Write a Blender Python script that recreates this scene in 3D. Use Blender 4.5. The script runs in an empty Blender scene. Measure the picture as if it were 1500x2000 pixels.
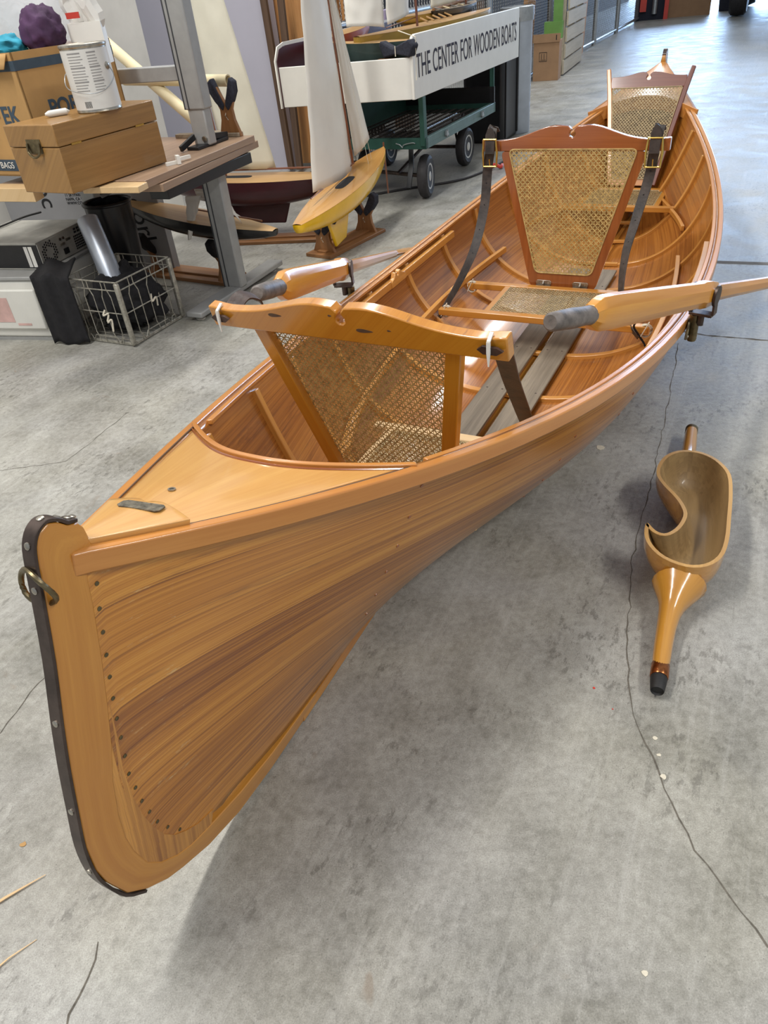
import bpy, math, random
import numpy as np
from mathutils import Vector, Matrix, noise
random.seed(4)
S = bpy.context.scene
# ------------------------------------------------------------------ camera
F_PX = 1410.0
dv = Vector((210.0, -1900.0, -F_PX)).normalized()          # where plumb lines run to, seen from the camera
up_c = -dv
fw = Vector((0, 0, -1)); yy = (fw - up_c * fw.dot(up_c)).normalized(); xx = yy.cross(up_c)
Rm = Matrix((xx, yy, up_c))
cd = bpy.data.cameras.new('camera'); cam = bpy.data.objects.new('camera', cd); S.collection.objects.link(cam)
cd.sensor_fit = 'HORIZONTAL'; cd.sensor_width = 36; cd.lens = F_PX / 1500 * 36
cd.clip_start = .05; cd.clip_end = 200
cam.matrix_world = Matrix.Translation((0, 0, 1.18)) @ Rm.to_4x4()
S.camera = cam
# ------------------------------------------------------------------ exposure, world, lamps
S.view_settings.view_transform = 'Standard'; S.view_settings.look = 'None'
S.view_settings.exposure = 0.0; S.view_settings.gamma = 1.0; S.view_settings.use_curve_mapping = False
w = bpy.data.worlds.new('world'); S.world = w; w.use_nodes = True
bg = w.node_tree.nodes['Background']; bg.inputs[0].default_value = (.86, .92, 1, 1); bg.inputs[1].default_value = .50

AX = Vector((.49, .872, 0)); RX = Vector((.872, -.49, 0))    # along the aisle, across it to the right
AISLE = math.atan2(AX.y, AX.x)
def area(name, loc, rot, sx, sy, power, col):
    l = bpy.data.lights.new(name, 'AREA'); l.shape = 'RECTANGLE'; l.size = sx; l.size_y = sy; l.energy = power; l.color = col
    o = bpy.data.objects.new(name, l); S.collection.objects.link(o); o.location = loc; o.rotation_euler = rot; return o
WARM = (1, .975, .93)
area('ceiling_strip_light_near', (-1.9, .9, 4.3), (0, 0, AISLE), 2.4, .35, 150, WARM)
area('ceiling_strip_light_right', (2.4, -.6, 3.6), (0, 0, AISLE), 2.4, .35, 105, WARM)
area('ceiling_strip_light_middle', (-.6, 4.6, 4.3), (0, 0, AISLE), 2.4, .35, 120, WARM)
area('ceiling_strip_light_far', (3.2, 8.8, 4.3), (0, 0, AISLE), 2.4, .35, 130, (1, 1, 1))
d_ = area('daylight_from_far_doorway', (13.5, 26, 2.4), (math.radians(90), 0, 0), 9, 4.6, 2900, (.42, .64, 1))
d_.rotation_euler = Vector((-.49, -.872, 0)).to_track_quat('-Z', 'Y').to_euler()

# ------------------------------------------------------------------ helpers
def lin(c):
    return tuple(((x / 255) / 12.92 if x / 255 <= .04045 else ((x / 255 + .055) / 1.055) ** 2.4) for x in c) + (1,)
class NT:
    def __init__(s, name):
        s.m = bpy.data.materials.new(name); s.m.use_nodes = True; s.t = s.m.node_tree; s.b = s.t.nodes['Principled BSDF']
    def n(s, typ, **kw):
        nd = s.t.nodes.new('ShaderNode' + typ)
        for k, v in kw.items():
            if k.startswith('_'): setattr(nd, k[1:], v)
            else: nd.inputs[k.replace('__', ' ')].default_value = v
        return nd
    def l(s, a, b): s.t.links.new(a, b)
    def noise(s, vec, scale, detail=4, rough=.55, dist=0):
        nd = s.n('TexNoise', Scale=scale, Detail=detail, Roughness=rough, Distortion=dist)
        if vec: s.l(vec, nd.inputs['Vector'])
        return nd.outputs['Fac']
    def mapv(s, vec, sc=(1, 1, 1), rot=(0, 0, 0)):
        nd = s.n('Mapping', Scale=sc, Rotation=rot); s.l(vec, nd.inputs['Vector']); return nd.outputs[0]
    def ramp(s, fac, stops):
        nd = s.n('ValToRGB'); e = nd.color_ramp.elements
        while len(e) < len(stops): e.new(.5)
        for i, (p, c) in enumerate(stops):
            e[i].position = p; e[i].color = c if len(c) == 4 else tuple(c) + (1,)
        s.l(fac, nd.inputs[0]); return nd.outputs[0]
    def mix(s, fac, a, b, mode='MIX'):
        nd = s.n('MixRGB', _blend_type=mode)
        for i, x in ((0, fac), (1, a), (2, b)):
            if hasattr(x, 'links'): s.l(x, nd.inputs[i])
            elif isinstance(x, (int, float)): nd.inputs[i].default_value = x if i == 0 else (x, x, x, 1)
            else: nd.inputs[i].default_value = x
        return nd.outputs[0]
    def math(s, op, a, b=0.0):
        nd = s.n('Math', _operation=op)
        for i, x in ((0, a), (1, b)):
            if hasattr(x, 'links'): s.l(x, nd.inputs[i])
            else: nd.inputs[i].default_value = x
        return nd.outputs[0]
    def bump(s, h, strength=.3, dist=.002):
        nd = s.n('Bump', Strength=strength, Distance=dist); s.l(h, nd.inputs['Height']); s.l(nd.outputs[0], s.b.inputs['Normal'])
    def base(s, c):
        if hasattr(c, 'links'): s.l(c, s.b.inputs['Base Color'])
        else: s.b.inputs['Base Color'].default_value = c
    def set(s, **kw):
        for k, v in kw.items(): s.b.inputs[k.replace('__', ' ')].default_value = v
        return s
    def uv(s): return s.n('TexCoord').outputs['UV']
    def obj(s): return s.n('TexCoord').outputs['Object']
def plain(name, c, rough=.6, metal=0, var=.12, scale=14, bump=0, coat=0, **kw):
    t = NT(name); a = lin(c); f = t.noise(t.obj(), scale, 5, .6)
    d = tuple(x * (1 - var * 1.6) for x in a[:3]); b = tuple(min(1, x * (1 + var)) for x in a[:3])
    t.base(t.ramp(f, [(.3, d), (.7, b)])); t.set(Roughness=rough, Metallic=metal, Coat__Weight=coat, **kw)
    if bump: t.bump(t.noise(t.obj(), scale * 5, 4), bump, .002)
    return t.m
def wood(name, light, dark, rough=.3, coat=.6, fine=55, bands=7, contrast=.5, streak=None, bump=.08):
    t = NT(name); uv = t.uv()
    g = t.noise(t.mapv(uv, (1.6, fine, 1)), 1.0, 7, .62, .25)
    b = t.noise(t.mapv(uv, (.7, bands, 1)), 1.3, 4, .5, .6)
    pores = t.noise(t.mapv(uv, (9, fine * 5, 1)), 1.0, 3, .6)
    f = t.math('ADD', t.math('MULTIPLY', g, .6), t.math('MULTIPLY', b, .4))
    c = t.ramp(f, [(.5 - .22 / contrast * .5, lin(dark)), (.5 + .22 / contrast * .5, lin(light))])
    c = t.mix(t.math('MULTIPLY', t.ramp(pores, [(.3, (1, 1, 1)), (.5, (0, 0, 0))]), .35), c, lin(dark), 'MIX')
    if streak:
        st = t.noise(t.mapv(uv, (2.2, bands * 2.2, 3)), 1.0, 5, .7, 1.2)
        c = t.mix(t.ramp(st, [(.62, (0, 0, 0)), (.76, (1, 1, 1))]), c, lin(streak))
    t.base(c); t.set(Roughness=rough, Coat__Weight=coat, Coat__Roughness=.12)
    t.bump(g, bump, .001); return t.m

class MB:
    def __init__(s): s.v = []; s.f = []; s.uv = []
    def add(s, vs, fs, uvs=None):
        o = len(s.v); s.v += [tuple(p) for p in vs]
        for i, f in enumerate(fs):
            s.f.append(tuple(o + k for k in f)); s.uv.append(uvs[i] if uvs else None)
        return s
    def box(s, c, size, R=None):
        hx, hy, hz = (a / 2 for a in size); c = Vector(c); P = []
        for x in (-hx, hx):
            for y in (-hy, hy):
                for z in (-hz, hz):
                    p = Vector((x, y, z)); P.append(c + (R @ p if R else p))
        return s.add(P, [(0, 1, 3, 2), (4, 6, 7, 5), (0, 4, 5, 1), (2, 3, 7, 6), (0, 2, 6, 4), (1, 5, 7, 3)])
    def box2(s, a, b): return s.box([(a[i] + b[i]) / 2 for i in range(3)], [abs(b[i] - a[i]) for i in range(3)])
    def prism(s, poly, O, U, V, W, depth):
        """polygon in the U-V plane at O, extruded by depth along W"""
        O = Vector(O); U = Vector(U); V = Vector(V); W = Vector(W); n = len(poly)
        A = [O + U * p[0] + V * p[1] for p in poly]; B = [a + W * depth for a in A]
        return s.add(A + B, [tuple(range(n - 1, -1, -1)), tuple(range(n, 2 * n))] + [(i, (i + 1) % n, n + (i + 1) % n, n + i) for i in range(n)])
    def rings(s, R, closed_u=True, cap=True, uvlen=True):
        """skin a list of point rings"""
        n = len(R[0]); m = len(R); V = [p for r in R for p in r]; F = []; UV = []; L = [0]
        for i in range(1, m): L.append(L[-1] + (Vector(R[i][0]) - Vector(R[i - 1][0])).length)
        C = [0]
        for j in range(n): C.append(C[-1] + (Vector(R[m // 2][(j + 1) % n]) - Vector(R[m // 2][j])).length)
        for i in range(m - 1):
            for j in range(n if closed_u else n - 1):
                k = (j + 1) % n
                F.append((i * n + j, i * n + k, (i + 1) * n + k, (i + 1) * n + j))
                UV.append([(L[i], C[j]), (L[i], C[j + 1]), (L[i + 1], C[j + 1]), (L[i + 1], C[j])])
        if cap and closed_u:
            for idx in (tuple(range(n - 1, -1, -1)), tuple((m - 1) * n + q for q in range(n))): F.append(idx); UV.append(None)
        return s.add(V, F, UV)
    def sweep(s, path, prof, up=(0, 0, 1), scale=None, closed=False, twist=None):
        path = [Vector(p) for p in path]; n = len(path); R = []
        for i, p in enumerate(path):
            a = path[(i - 1) % n] if (closed or i) else p; b = path[(i + 1) % n] if (closed or i < n - 1) else p
            t = (b - a).normalized(); u = Vector(up(i) if callable(up) else up)
            sd = t.cross(u)
            if sd.length < 1e-4: sd = t.cross(Vector((1, .01, 0)))
            sd.normalize(); u2 = sd.cross(t).normalized()
            k = scale[i] if scale else 1; kx, ky = (k if isinstance(k, tuple) else (k, k))
            if twist:
                ca, sa = math.cos(twist[i]), math.sin(twist[i]); sd, u2 = sd * ca + u2 * sa, u2 * ca - sd * sa
            R.append([p + sd * (x * kx) + u2 * (y * ky) for x, y in prof])
        if closed: R.append(R[0])
        return s.rings(R, cap=not closed)
    def bar(s, path, w_, h_, up=(0, 0, 1), **k):
        a, b = w_ / 2, h_ / 2; return s.sweep(path, [(-a, -b), (a, -b), (a, b), (-a, b)], up, **k)
    def tube(s, path, r, n=8, closed=False, scale=None, up=(.13, .21, .97)):
        return s.sweep(path, [(r * math.cos(2 * math.pi * i / n), r * math.sin(2 * math.pi * i / n)) for i in range(n)], up, closed=closed, scale=scale)
    def lathe(s, prof, O=(0, 0, 0), ax=(0, 0, 1), n=24):
        O = Vector(O); ax = Vector(ax).normalized(); e = ax.orthogonal().normalized(); f = ax.cross(e)
        R = [[O + ax * z + (e * math.cos(2 * math.pi * i / n) + f * math.sin(2 * math.pi * i / n)) * r for i in range(n)] for r, z in prof]
        return s.rings(R)
    def grid(s, fn, nu, nv, uvf=None):
        V = [fn(i / nu, j / nv) for i in range(nu + 1) for j in range(nv + 1)]; F = []; UV = []
        for i in range(nu):
            for j in range(nv):
                q = (i * (nv + 1) + j, i * (nv + 1) + j + 1, (i + 1) * (nv + 1) + j + 1, (i + 1) * (nv + 1) + j); F.append(q)
                UV.append([(uvf or (lambda a, b: (a, b)))(*ab) for ab in ((i / nu, j / nv), (i / nu, (j + 1) / nv), ((i + 1) / nu, (j + 1) / nv), ((i + 1) / nu, j / nv))])
        return s.add(V, F, UV)
    def build(s, name, mat, parent=None, grain=(1, 0, 0), bevel=0, smooth=True, solid=0, solid_off=-1, angle=35, sub=0, fix=True):
        me = bpy.data.meshes.new(name); me.from_pydata(s.v, [], s.f); me.update()
        if fix:
            import bmesh
            bm = bmesh.new(); bm.from_mesh(me); bmesh.ops.recalc_face_normals(bm, faces=bm.faces); 
            # recalculation can reorder loops, so the UVs are written by vertex below
            bm.to_mesh(me); bm.free()
        uvl = me.uv_layers.new(name='UVMap'); g = Vector(grain).normalized()
        for p in me.polygons:
            u = s.uv[p.index]
            if u:
                mp = dict(zip(s.f[p.index], u))
                for li in p.loop_indices: uvl.data[li].uv = mp[me.loops[li].vertex_index]
            else:
                h = p.normal.cross(g)
                if h.length < .3: h = p.normal.orthogonal()
                h.normalize()
                for li in p.loop_indices:
                    co = me.vertices[me.loops[li].vertex_index].co; uvl.data[li].uv = (co.dot(g), co.dot(h) + co.dot(p.normal) * .37)
        if smooth:
            me.polygons.foreach_set('use_smooth', [True] * len(me.polygons)); me.set_sharp_from_angle(angle=math.radians(angle))
        me.materials.append(mat)
        o = bpy.data.objects.new(name, me); S.collection.objects.link(o)
        if parent: o.parent = parent
        if solid: m = o.modifiers.new('thickness', 'SOLIDIFY'); m.thickness = solid; m.offset = solid_off
        if bevel: m = o.modifiers.new('bevel', 'BEVEL'); m.width = bevel; m.segments = 2; m.limit_method = 'ANGLE'; m.angle_limit = math.radians(40); m.use_clamp_overlap = True
        if sub: m = o.modifiers.new('subd', 'SUBSURF'); m.levels = sub; m.render_levels = sub
        return o
def thing(name, label, cat, loc=(0, 0, 0), rz=0, group=None):
    o = bpy.data.objects.new(name, None); S.collection.objects.link(o); o.location = loc; o.rotation_euler = (0, 0, rz); o.empty_display_size = .05
    return tag(o, label, cat, group)
def tag(o, label, cat, group=None):
    o['label'] = label; o['category'] = cat
    if group: o['group'] = group
    return o
def struct(o): o['kind'] = 'structure'; return o
def text(s_, size, mat, M, name='lettering', parent=None, sx=1.0, depth=.0006, align='LEFT', bold=0, spacing=1.0):
    cu = bpy.data.curves.new('t', 'FONT'); cu.body = s_; cu.size = size; cu.extrude = depth; cu.align_x = align; cu.offset = bold; cu.space_character = spacing
    cu.resolution_u = 4
    to = bpy.data.objects.new('t', cu); S.collection.objects.link(to)
    me = bpy.data.meshes.new_from_object(to.evaluated_get(bpy.context.evaluated_depsgraph_get())); bpy.data.objects.remove(to)
    me.transform(M @ Matrix.Diagonal((sx, 1, 1, 1))); me.materials.clear(); me.materials.append(mat)
    o = bpy.data.objects.new(name, me); S.collection.objects.link(o); o.parent = parent; return o
def frame(O, U, V):
    U = Vector(U).normalized(); V = Vector(V).normalized(); W = U.cross(V).normalized(); V = W.cross(U)
    M = Matrix((U, V, W)).transposed().to_4x4(); M.translation = Vector(O); return M
def cat(pts, k=6):
    """smooth curve through points"""
    P = [Vector(p) for p in pts]; P = [P[0] * 2 - P[1]] + P + [P[-1] * 2 - P[-2]]; out = []
    for i in range(1, len(P) - 2):
        a, b, c, d = P[i - 1:i + 3]
        for j in range(k):
            t = j / k; out.append(.5 * ((2 * b) + (c - a) * t + (2 * a - 5 * b + 4 * c - d) * t * t + (3 * b - a - 3 * c + d) * t ** 3))
    out.append(P[-2]); return out

# ------------------------------------------------------------------ materials
def floor_mat():
    t = NT('concrete'); P = t.n('NewGeometry').outputs['Position']
    big = t.noise(P, .55, 5, .6, .4); mid = t.noise(P, 4.5, 6, .68, .5); fine = t.noise(P, 60, 5, .7); sp = t.noise(P, 210, 3, .7)
    st = t.mapv(P, (1, 1, 1), (0, 0, -AISLE)); scr = t.noise(t.mapv(st, (1.4, 26, 1)), 1.6, 7, .72, .25)
    f = t.math('ADD', t.math('MULTIPLY', big, .38), t.math('ADD', t.math('MULTIPLY', mid, .34), t.math('MULTIPLY', fine, .28)))
    c = t.ramp(f, [(.36, lin((112, 110, 102))), (.5, lin((155, 153, 146))), (.64, lin((186, 185, 178)))])
    grit = t.noise(P, 420, 3, .8); c = t.mix(.55, c, t.ramp(grit, [(.3, (.25,) * 3), (.7, (.75,) * 3)]), 'OVERLAY')
    hue = t.noise(P, 2.2, 3, .5, .5); c = t.mix(.22, c, t.ramp(hue, [(.35, lin((196, 190, 160))), (.65, lin((160, 162, 178)))]), 'SOFT_LIGHT')
    c = t.mix(t.math('MULTIPLY', t.ramp(scr, [(.52, (0, 0, 0)), (.72, (1, 1, 1))]), .30), c, lin((196, 194, 188)))
    scr2 = t.noise(t.mapv(st, (2.5, 40, 1)), 1.1, 8, .75, .2)
    pit = t.math('MULTIPLY', t.ramp(t.noise(P, 3.1, 5, .7, .6), [(.47, (0, 0, 0)), (.60, (1, 1, 1))]), t.ramp(t.noise(t.mapv(st, (.6, 1.2, 1)), 42, 4, .75), [(.53, (0, 0, 0)), (.6, (1, 1, 1))]))
    c = t.mix(t.math('MULTIPLY', pit, .48), c, lin((72, 68, 60)))
    c = t.mix(t.math('MULTIPLY', t.ramp(scr2, [(.28, (1, 1, 1)), (.38, (0, 0, 0))]), .5), c, lin((95, 92, 86)))
    spk = t.ramp(sp, [(.29, (1, 1, 1)), (.35, (0, 0, 0))]); c = t.mix(t.math('MULTIPLY', spk, .6), c, lin((80, 77, 72)))
    spw = t.ramp(t.noise(P, 150, 3, .7), [(.7, (0, 0, 0)), (.76, (1, 1, 1))]); c = t.mix(t.math('MULTIPLY', spw, .6), c, lin((215, 214, 208)))
    rust = t.math('MULTIPLY', t.ramp(t.noise(P, 7, 3, .5, 1), [(.70, (0, 0, 0)), (.76, (1, 1, 1))]), .5); c = t.mix(rust, c, lin((128, 110, 90)))
    t.base(c)
    t.l(t.ramp(mid, [(.3, (.34,) * 3), (.7, (.56,) * 3)]), t.b.inputs['Roughness'])
    t.bump(t.math('ADD', t.math('MULTIPLY', fine, .7), t.math('MULTIPLY', mid, .8)), .22, .004)
    t.set(Specular__IOR__Level=.5); return t.m
def hull_mat(name, pal, gloss=.25):
    t = NT(name); uv = t.uv(); sx = t.n('SeparateXYZ'); t.l(uv, sx.inputs[0]); u, v = sx.outputs[0], sx.outputs[1]
    pl = t.math('FLOOR', v); fr = t.math('FRACT', v)
    cb = t.n('CombineXYZ'); t.l(u, cb.inputs[0]); t.l(t.math('MULTIPLY', v, .075), cb.inputs[1]); t.l(t.math('MULTIPLY', pl, 3.7), cb.inputs[2]); q = cb.outputs[0]
    g = t.noise(t.mapv(q, (1.1, 75, 1)), 1, 7, .65, .3); fine = t.noise(t.mapv(q, (1.5, 330, 1)), 1, 3, .6, .15); b = t.noise(t.mapv(q, (.8, 9, 1)), 1.5, 4, .55, .8)
    wn = t.n('TexWhiteNoise', _noise_dimensions='1D'); t.l(t.math('ADD', pl, .37), wn.inputs['W'])
    f = t.math('ADD', t.math('ADD', t.math('MULTIPLY', g, .36), t.math('MULTIPLY', fine, .34)), t.math('ADD', t.math('MULTIPLY', b, .24), t.math('MULTIPLY', wn.outputs['Value'], .085)))
    k = lambda c: lin(c)
    c = t.ramp(f, [(p_, k(c_)) for p_, c_ in zip((.36, .46, .55, .68), pal)])
    dk = t.noise(t.mapv(q, (2.4, 26, 1)), 1.2, 6, .72, 1.0); c = t.mix(t.math('MULTIPLY', t.ramp(dk, [(.58, (0, 0, 0)), (.72, (1, 1, 1))]), .65), c, k((98, 52, 26)))
    pale = t.math('MULTIPLY', t.math('LESS_THAN', u, -8.90), t.ramp(t.noise(t.mapv(q, (16, 60, 1)), 1, 5, .8), [(.60, (0, 0, 0)), (.68, (1, 1, 1))])); c = t.mix(t.math('MULTIPLY', pale, .55), c, lin((206, 178, 128)))
    seam = t.ramp(fr, [(0, (1, 1, 1)), (.035, (0, 0, 0))]); c = t.mix(t.math('MULTIPLY', seam, .55), c, k((84, 40, 18)))
    t.base(c); t.set(Roughness=.34, Coat__Weight=.8, Coat__Roughness=gloss)
    t.bump(t.math('ADD', t.math('MULTIPLY', fine, .6), t.math('MULTIPLY', t.ramp(fr, [(0, (0, 0, 0)), (.05, (1, 1, 1))]), .6)), .16, .0015); return t.m
M = {}
M['floor'] = floor_mat()
M['hull'] = hull_mat('cedar_planking', ((112, 56, 16), (150, 90, 28), (188, 122, 42), (218, 156, 66))); M['hull_in'] = hull_mat('cedar_inside', ((104, 52, 16), (144, 84, 28), (172, 108, 42), (198, 136, 62)), .12)
M['deck'] = wood('honey_pine_deck', (224, 176, 104), (194, 136, 68), .28, .8, 42, 5, .5)
M['spruce'] = wood('spruce_root', (208, 148, 62), (174, 110, 36), .34, .7, 60, 6, .55)
M['stemend'] = wood('striped_deadwood', (206, 144, 62), (146, 90, 34), .34, .7, 150, 40, .9)
M['rail'] = wood('cherry_gunwale', (214, 150, 76), (178, 110, 46), .3, .5, 50, 6, .5)
M['rib'] = wood('rib_wood', (224, 166, 84), (190, 122, 48), .3, .7, 60, 6, .5)
M['yellow'] = wood('amber_maple', (212, 148, 48), (178, 108, 26), .26, .9, 45, 6, .45, streak=(90, 48, 18))
M['mahog'] = wood('mahogany', (178, 104, 52), (128, 66, 30), .22, 1, 60, 8, .5)
M['dmahog'] = wood('dull_mahogany', (134, 78, 60), (100, 52, 38), .35, .6, 60, 8, .5)
M['oar'] = wood('oar_wood', (226, 162, 62), (196, 124, 36), .3, .45, 40, 5, .45)
M['grey'] = wood('weathered_floorboard', (142, 130, 112), (84, 74, 62), .6, .1, 50, 6, .6, streak=(60, 52, 44))
M['tan'] = wood('plywood', (200, 164, 112), (164, 124, 76), .5, .2, 50, 6, .5)
M['stand'] = wood('stand_wood', (164, 116, 70), (116, 76, 42), .5, .2, 50, 6, .5)
M['oldply'] = wood('dusty_ply', (172, 158, 138), (126, 110, 90), .7, 0, 40, 5, .5)
M['box'] = wood('old_box_wood', (170, 128, 70), (124, 88, 44), .42, .35, 60, 5, .5, streak=(84, 58, 36))
M['laminate'] = wood('laminate_board', (170, 142, 116), (132, 104, 82), .45, .2, 50, 8, .5)
M['palelam'] = wood('pale_end_board', (226, 196, 150), (204, 168, 118), .45, .2, 50, 8, .4)
M['lumber'] = wood('pine_lumber', (202, 152, 96), (160, 106, 58), .55, .1, 40, 6, .5, streak=(110, 70, 36))
M['dlumber'] = wood('brown_lumber', (110, 84, 62), (70, 50, 36), .6, 0, 40, 6, .5)
M['yoke'] = wood('yoke_wood', (214, 158, 66), (170, 112, 38), .22, 1, 34, 5, .45, streak=(110, 72, 34))
M['yokein'] = wood('yoke_bowl_wood', (172, 142, 96), (122, 98, 64), .5, .25, 34, 5, .5, streak=(84, 62, 44))
M['yokerim'] = wood('yoke_rim_wood', (204, 164, 100), (172, 126, 66), .4, .3, 34, 5, .5)
M['cane'] = plain('cane', (194, 166, 106), .42, 0, .25, 60, 0, .2)
M['canegrey'] = plain('aged_cane', (176, 154, 112), .45, 0, .25, 60)
M['grip'] = plain('worn_grip', (112, 104, 98), .55, 0, .35, 38, .3)
M['iron'] = plain('dark_iron', (84, 72, 66), .38, .7, .25, 30)
M['bronze'] = plain('aged_bronze', (118, 106, 80), .36, .9, .25, 60)
M['nickel'] = plain('nickel_plate', (176, 170, 158), .3, .95, .2, 60)
M['brass'] = plain('brass', (214, 184, 100), .24, .95, .12, 60)
M['copper'] = plain('copper', (168, 104, 62), .26, .95, .3, 80)
M['leather'] = plain('worn_leather', (64, 54, 48), .45, 0, .4, 26, .3)
M['dleather'] = plain('brown_leather', (66, 44, 34), .5, 0, .4, 26, .3)
M['plate'] = plain('tarnished_plate', (122, 116, 102), .45, .7, .45, 120, .4)
M['string'] = plain('cotton_string', (214, 206, 188), .8, 0, .12, 60)
M['whiteplastic'] = plain('white_plastic', (226, 224, 216), .4, 0, .04, 30)
M['rubber'] = plain('black_rubber', (30, 29, 29), .6, 0, .25, 30)
M['tyre'] = plain('tyre_rubber', (46, 44, 46), .6, 0, .25, 30)
M['black'] = plain('black_cloth', (26, 25, 28), .9, 0, .3, 40, .4)
M['blackplastic'] = plain('black_plastic', (24, 24, 27), .35, 0, .2, 30)
M['felt'] = plain('navy_felt', (44, 46, 58), .95, 0, .3, 90, .5)
M['greymetal'] = plain('grey_enamel', (160, 160, 158), .4, .15, .06, 20)
M['dgreymetal'] = plain('dark_track', (70, 71, 74), .5, .3, .1, 20)
M['silver'] = plain('silver_tube', (186, 194, 206), .42, .7, .06, 10)
M['wire'] = plain('dusty_wire', (176, 172, 160), .45, .6, .25, 60)
M['rimmetal'] = plain('wheel_rim', (206, 204, 196), .35, .2, .1, 30)
M['greycase'] = plain('grey_case', (168, 166, 158), .5, .1, .15, 12)
M['galv'] = plain('galvanised_steel', (172, 176, 178), .36, .8, .1, 30)
M['linkwire'] = plain('link_wire', (164, 162, 156), .4, .7, .1, 30)
M['white'] = plain('white_paint', (232, 230, 222), .45, 0, .035, 6)
M['whitecase'] = plain('white_enamel_case', (222, 220, 212), .4, 0, .05, 5)
M['sail'] = plain('sail_cloth', (226, 222, 212), .8, 0, .035, 5)
M['oldsail'] = plain('film_sail', (222, 218, 200), .55, 0, .05, 5)
M['cream'] = plain('cream_tube', (224, 210, 172), .45, 0, .05, 10)
M['card'] = plain('cardboard', (184, 144, 90), .8, 0, .07, 8)
M['card2'] = plain('brown_cardboard', (158, 124, 92), .8, 0, .07, 8)
M['navyink'] = plain('navy_ink', (62, 78, 92), .75, 0, .1, 20)
M['darkink'] = plain('dark_ink', (48, 44, 58), .8, 0, .1, 20)
M['blackink'] = plain('black_ink', (30, 30, 32), .8, 0, .1, 20)
M['maroon'] = plain('maroon_paint', (70, 28, 36), .4, 0, .12, 10, 0, .3)
M['yelpaint'] = plain('yellow_paint', (244, 192, 8), .3, 0, .06, 10, 0, .5)
M['ochre'] = plain('ochre_paint', (168, 136, 52), .4, 0, .1, 10, 0, .3)
M['hullgreen'] = plain('dark_green_paint', (40, 58, 54), .4, 0, .12, 10, 0, .3)
M['orange'] = plain('orange_paint', (206, 96, 50), .4, 0, .1, 10, 0, .3)
M['blackpaint'] = plain('black_hull_paint', (34, 32, 32), .35, 0, .2, 10, 0, .3)
M['brownhull'] = plain('brown_hull_paint', (104, 72, 44), .4, 0, .15, 10, 0, .3)
M['cartgreen'] = plain('cart_green', (44, 84, 74), .45, .2, .12, 14)
M['tealgrey'] = plain('cart_green_worn', (96, 122, 120), .45, .2, .1, 14)
M['expanded'] = plain('dark_mesh', (58, 52, 48), .7, .3, .5, 60)
M['mast'] = wood('varnished_spar', (142, 84, 52), (104, 56, 32), .35, .6, 60, 6)
M['purple'] = plain('purple_cloth', (78, 50, 82), .85, 0, .3, 12, .3)
M['teal'] = plain('teal_cloth', (50, 158, 184), .8, 0, .2, 12, .3)
M['canlabel'] = plain('can_label', (214, 212, 206), .45, 0, .03, 8)
M['inkgrey'] = plain('small_print', (142, 140, 138), .7, 0, .05, 8)
M['wallwhite'] = plain('dirty_white_wall', (206, 204, 198), .8, 0, .1, 2.2, .15)
M['walllav'] = plain('lavender_wall', (186, 182, 192), .8, 0, .03, 2)
M['darkwall'] = plain('dark_storage', (44, 38, 36), .9, 0, .5, 3)
M['redplastic'] = plain('red_plastic', (206, 66, 52), .4, 0, .06, 8)
M['greenpaper'] = plain('green_card', (104, 148, 74), .7, 0, .08, 8)
M['pallet'] = wood('pale_pallet', (196, 186, 166), (160, 148, 128), .7, 0, 30, 5)
M['crack'] = plain('crack_dirt', (104, 98, 88), .9, 0, .3, 60)
M['chip'] = plain('pale_chip', (214, 206, 186), .8, 0, .1, 60)
def clear_plastic():
    t = NT('clear_bag'); t.base((.9, .92, .95, 1)); t.set(Roughness=.25, Alpha=.32, Specular__IOR__Level=.6); t.bump(t.noise(t.obj(), 14, 4, .6, .8), .6, .01); return t.m
M['bag'] = clear_plastic()
# ------------------------------------------------------------------ the hall
fl = struct(MB().grid(lambda u, v: (-7 + 27 * u, -2 + 34 * v, 0), 4, 4).build('floor', M['floor']))
def floor_line(name, pts, wd, mat, jit=0, z=.0006):
    P = [Vector((x, y, z)) for x, y in pts]; Q = []
    for a, b in zip(P, P[1:]):
        n = max(2, int((b - a).length / .025)); sd = Vector((-(b - a).y, (b - a).x, 0)).normalized()
        for i in range(n): Q.append(a.lerp(b, i / n) + sd * random.uniform(-jit, jit))
    Q.append(P[-1]); ws = [wd * random.uniform(.4, 1.3) for _ in Q] if jit else [wd] * len(Q); V = []; F = []
    for i, p in enumerate(Q):
        t = (Q[min(i + 1, len(Q) - 1)] - Q[max(i - 1, 0)]).normalized(); sd = Vector((-t.y, t.x, 0)) * ws[i] / 2; V += [p + sd, p - sd]
    for i in range(len(Q) - 1): F.append((2 * i, 2 * i + 1, 2 * i + 3, 2 * i + 2))
    return MB().add(V, F).build(name, mat, fl, fix=False)
floor_line('crack', [(1.15, 2.44), (.99, 2.106), (.843, 1.805), (.755, 1.628), (.672, 1.475), (.579, 1.284), (.486, 1.046), (.438, .889), (.436, .794), (.436, .699), (.444, .587), (.46, .511), (.486, .435)], .0026, M['crack'], .004)
floor_line('crack', [(-.52, .546), (-.565, .30)], .003, M['crack'], .004)
floor_line('crack', [(-1.23, 2.055), (-1.016, 2.07), (-.88, 2.376)], .002, M['crack'], .004)
floor_line('crack', [(-1.0, .83), (-.84, .984), (-.78, 1.157), (-.7, 1.35)], .0022, M['crack'], .005)
floor_line('joint', [(.9, 2.80), (1.271, 2.482), (1.453, 2.384), (3.0, 1.65)], .008, M['crack'], .001)
floor_line('joint', [(1.2, 3.44), (1.829, 3.141), (5.0, 1.55)], .035, plain('joint_filler', (112, 110, 108), .9, 0, .15, 30), 0)
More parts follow.
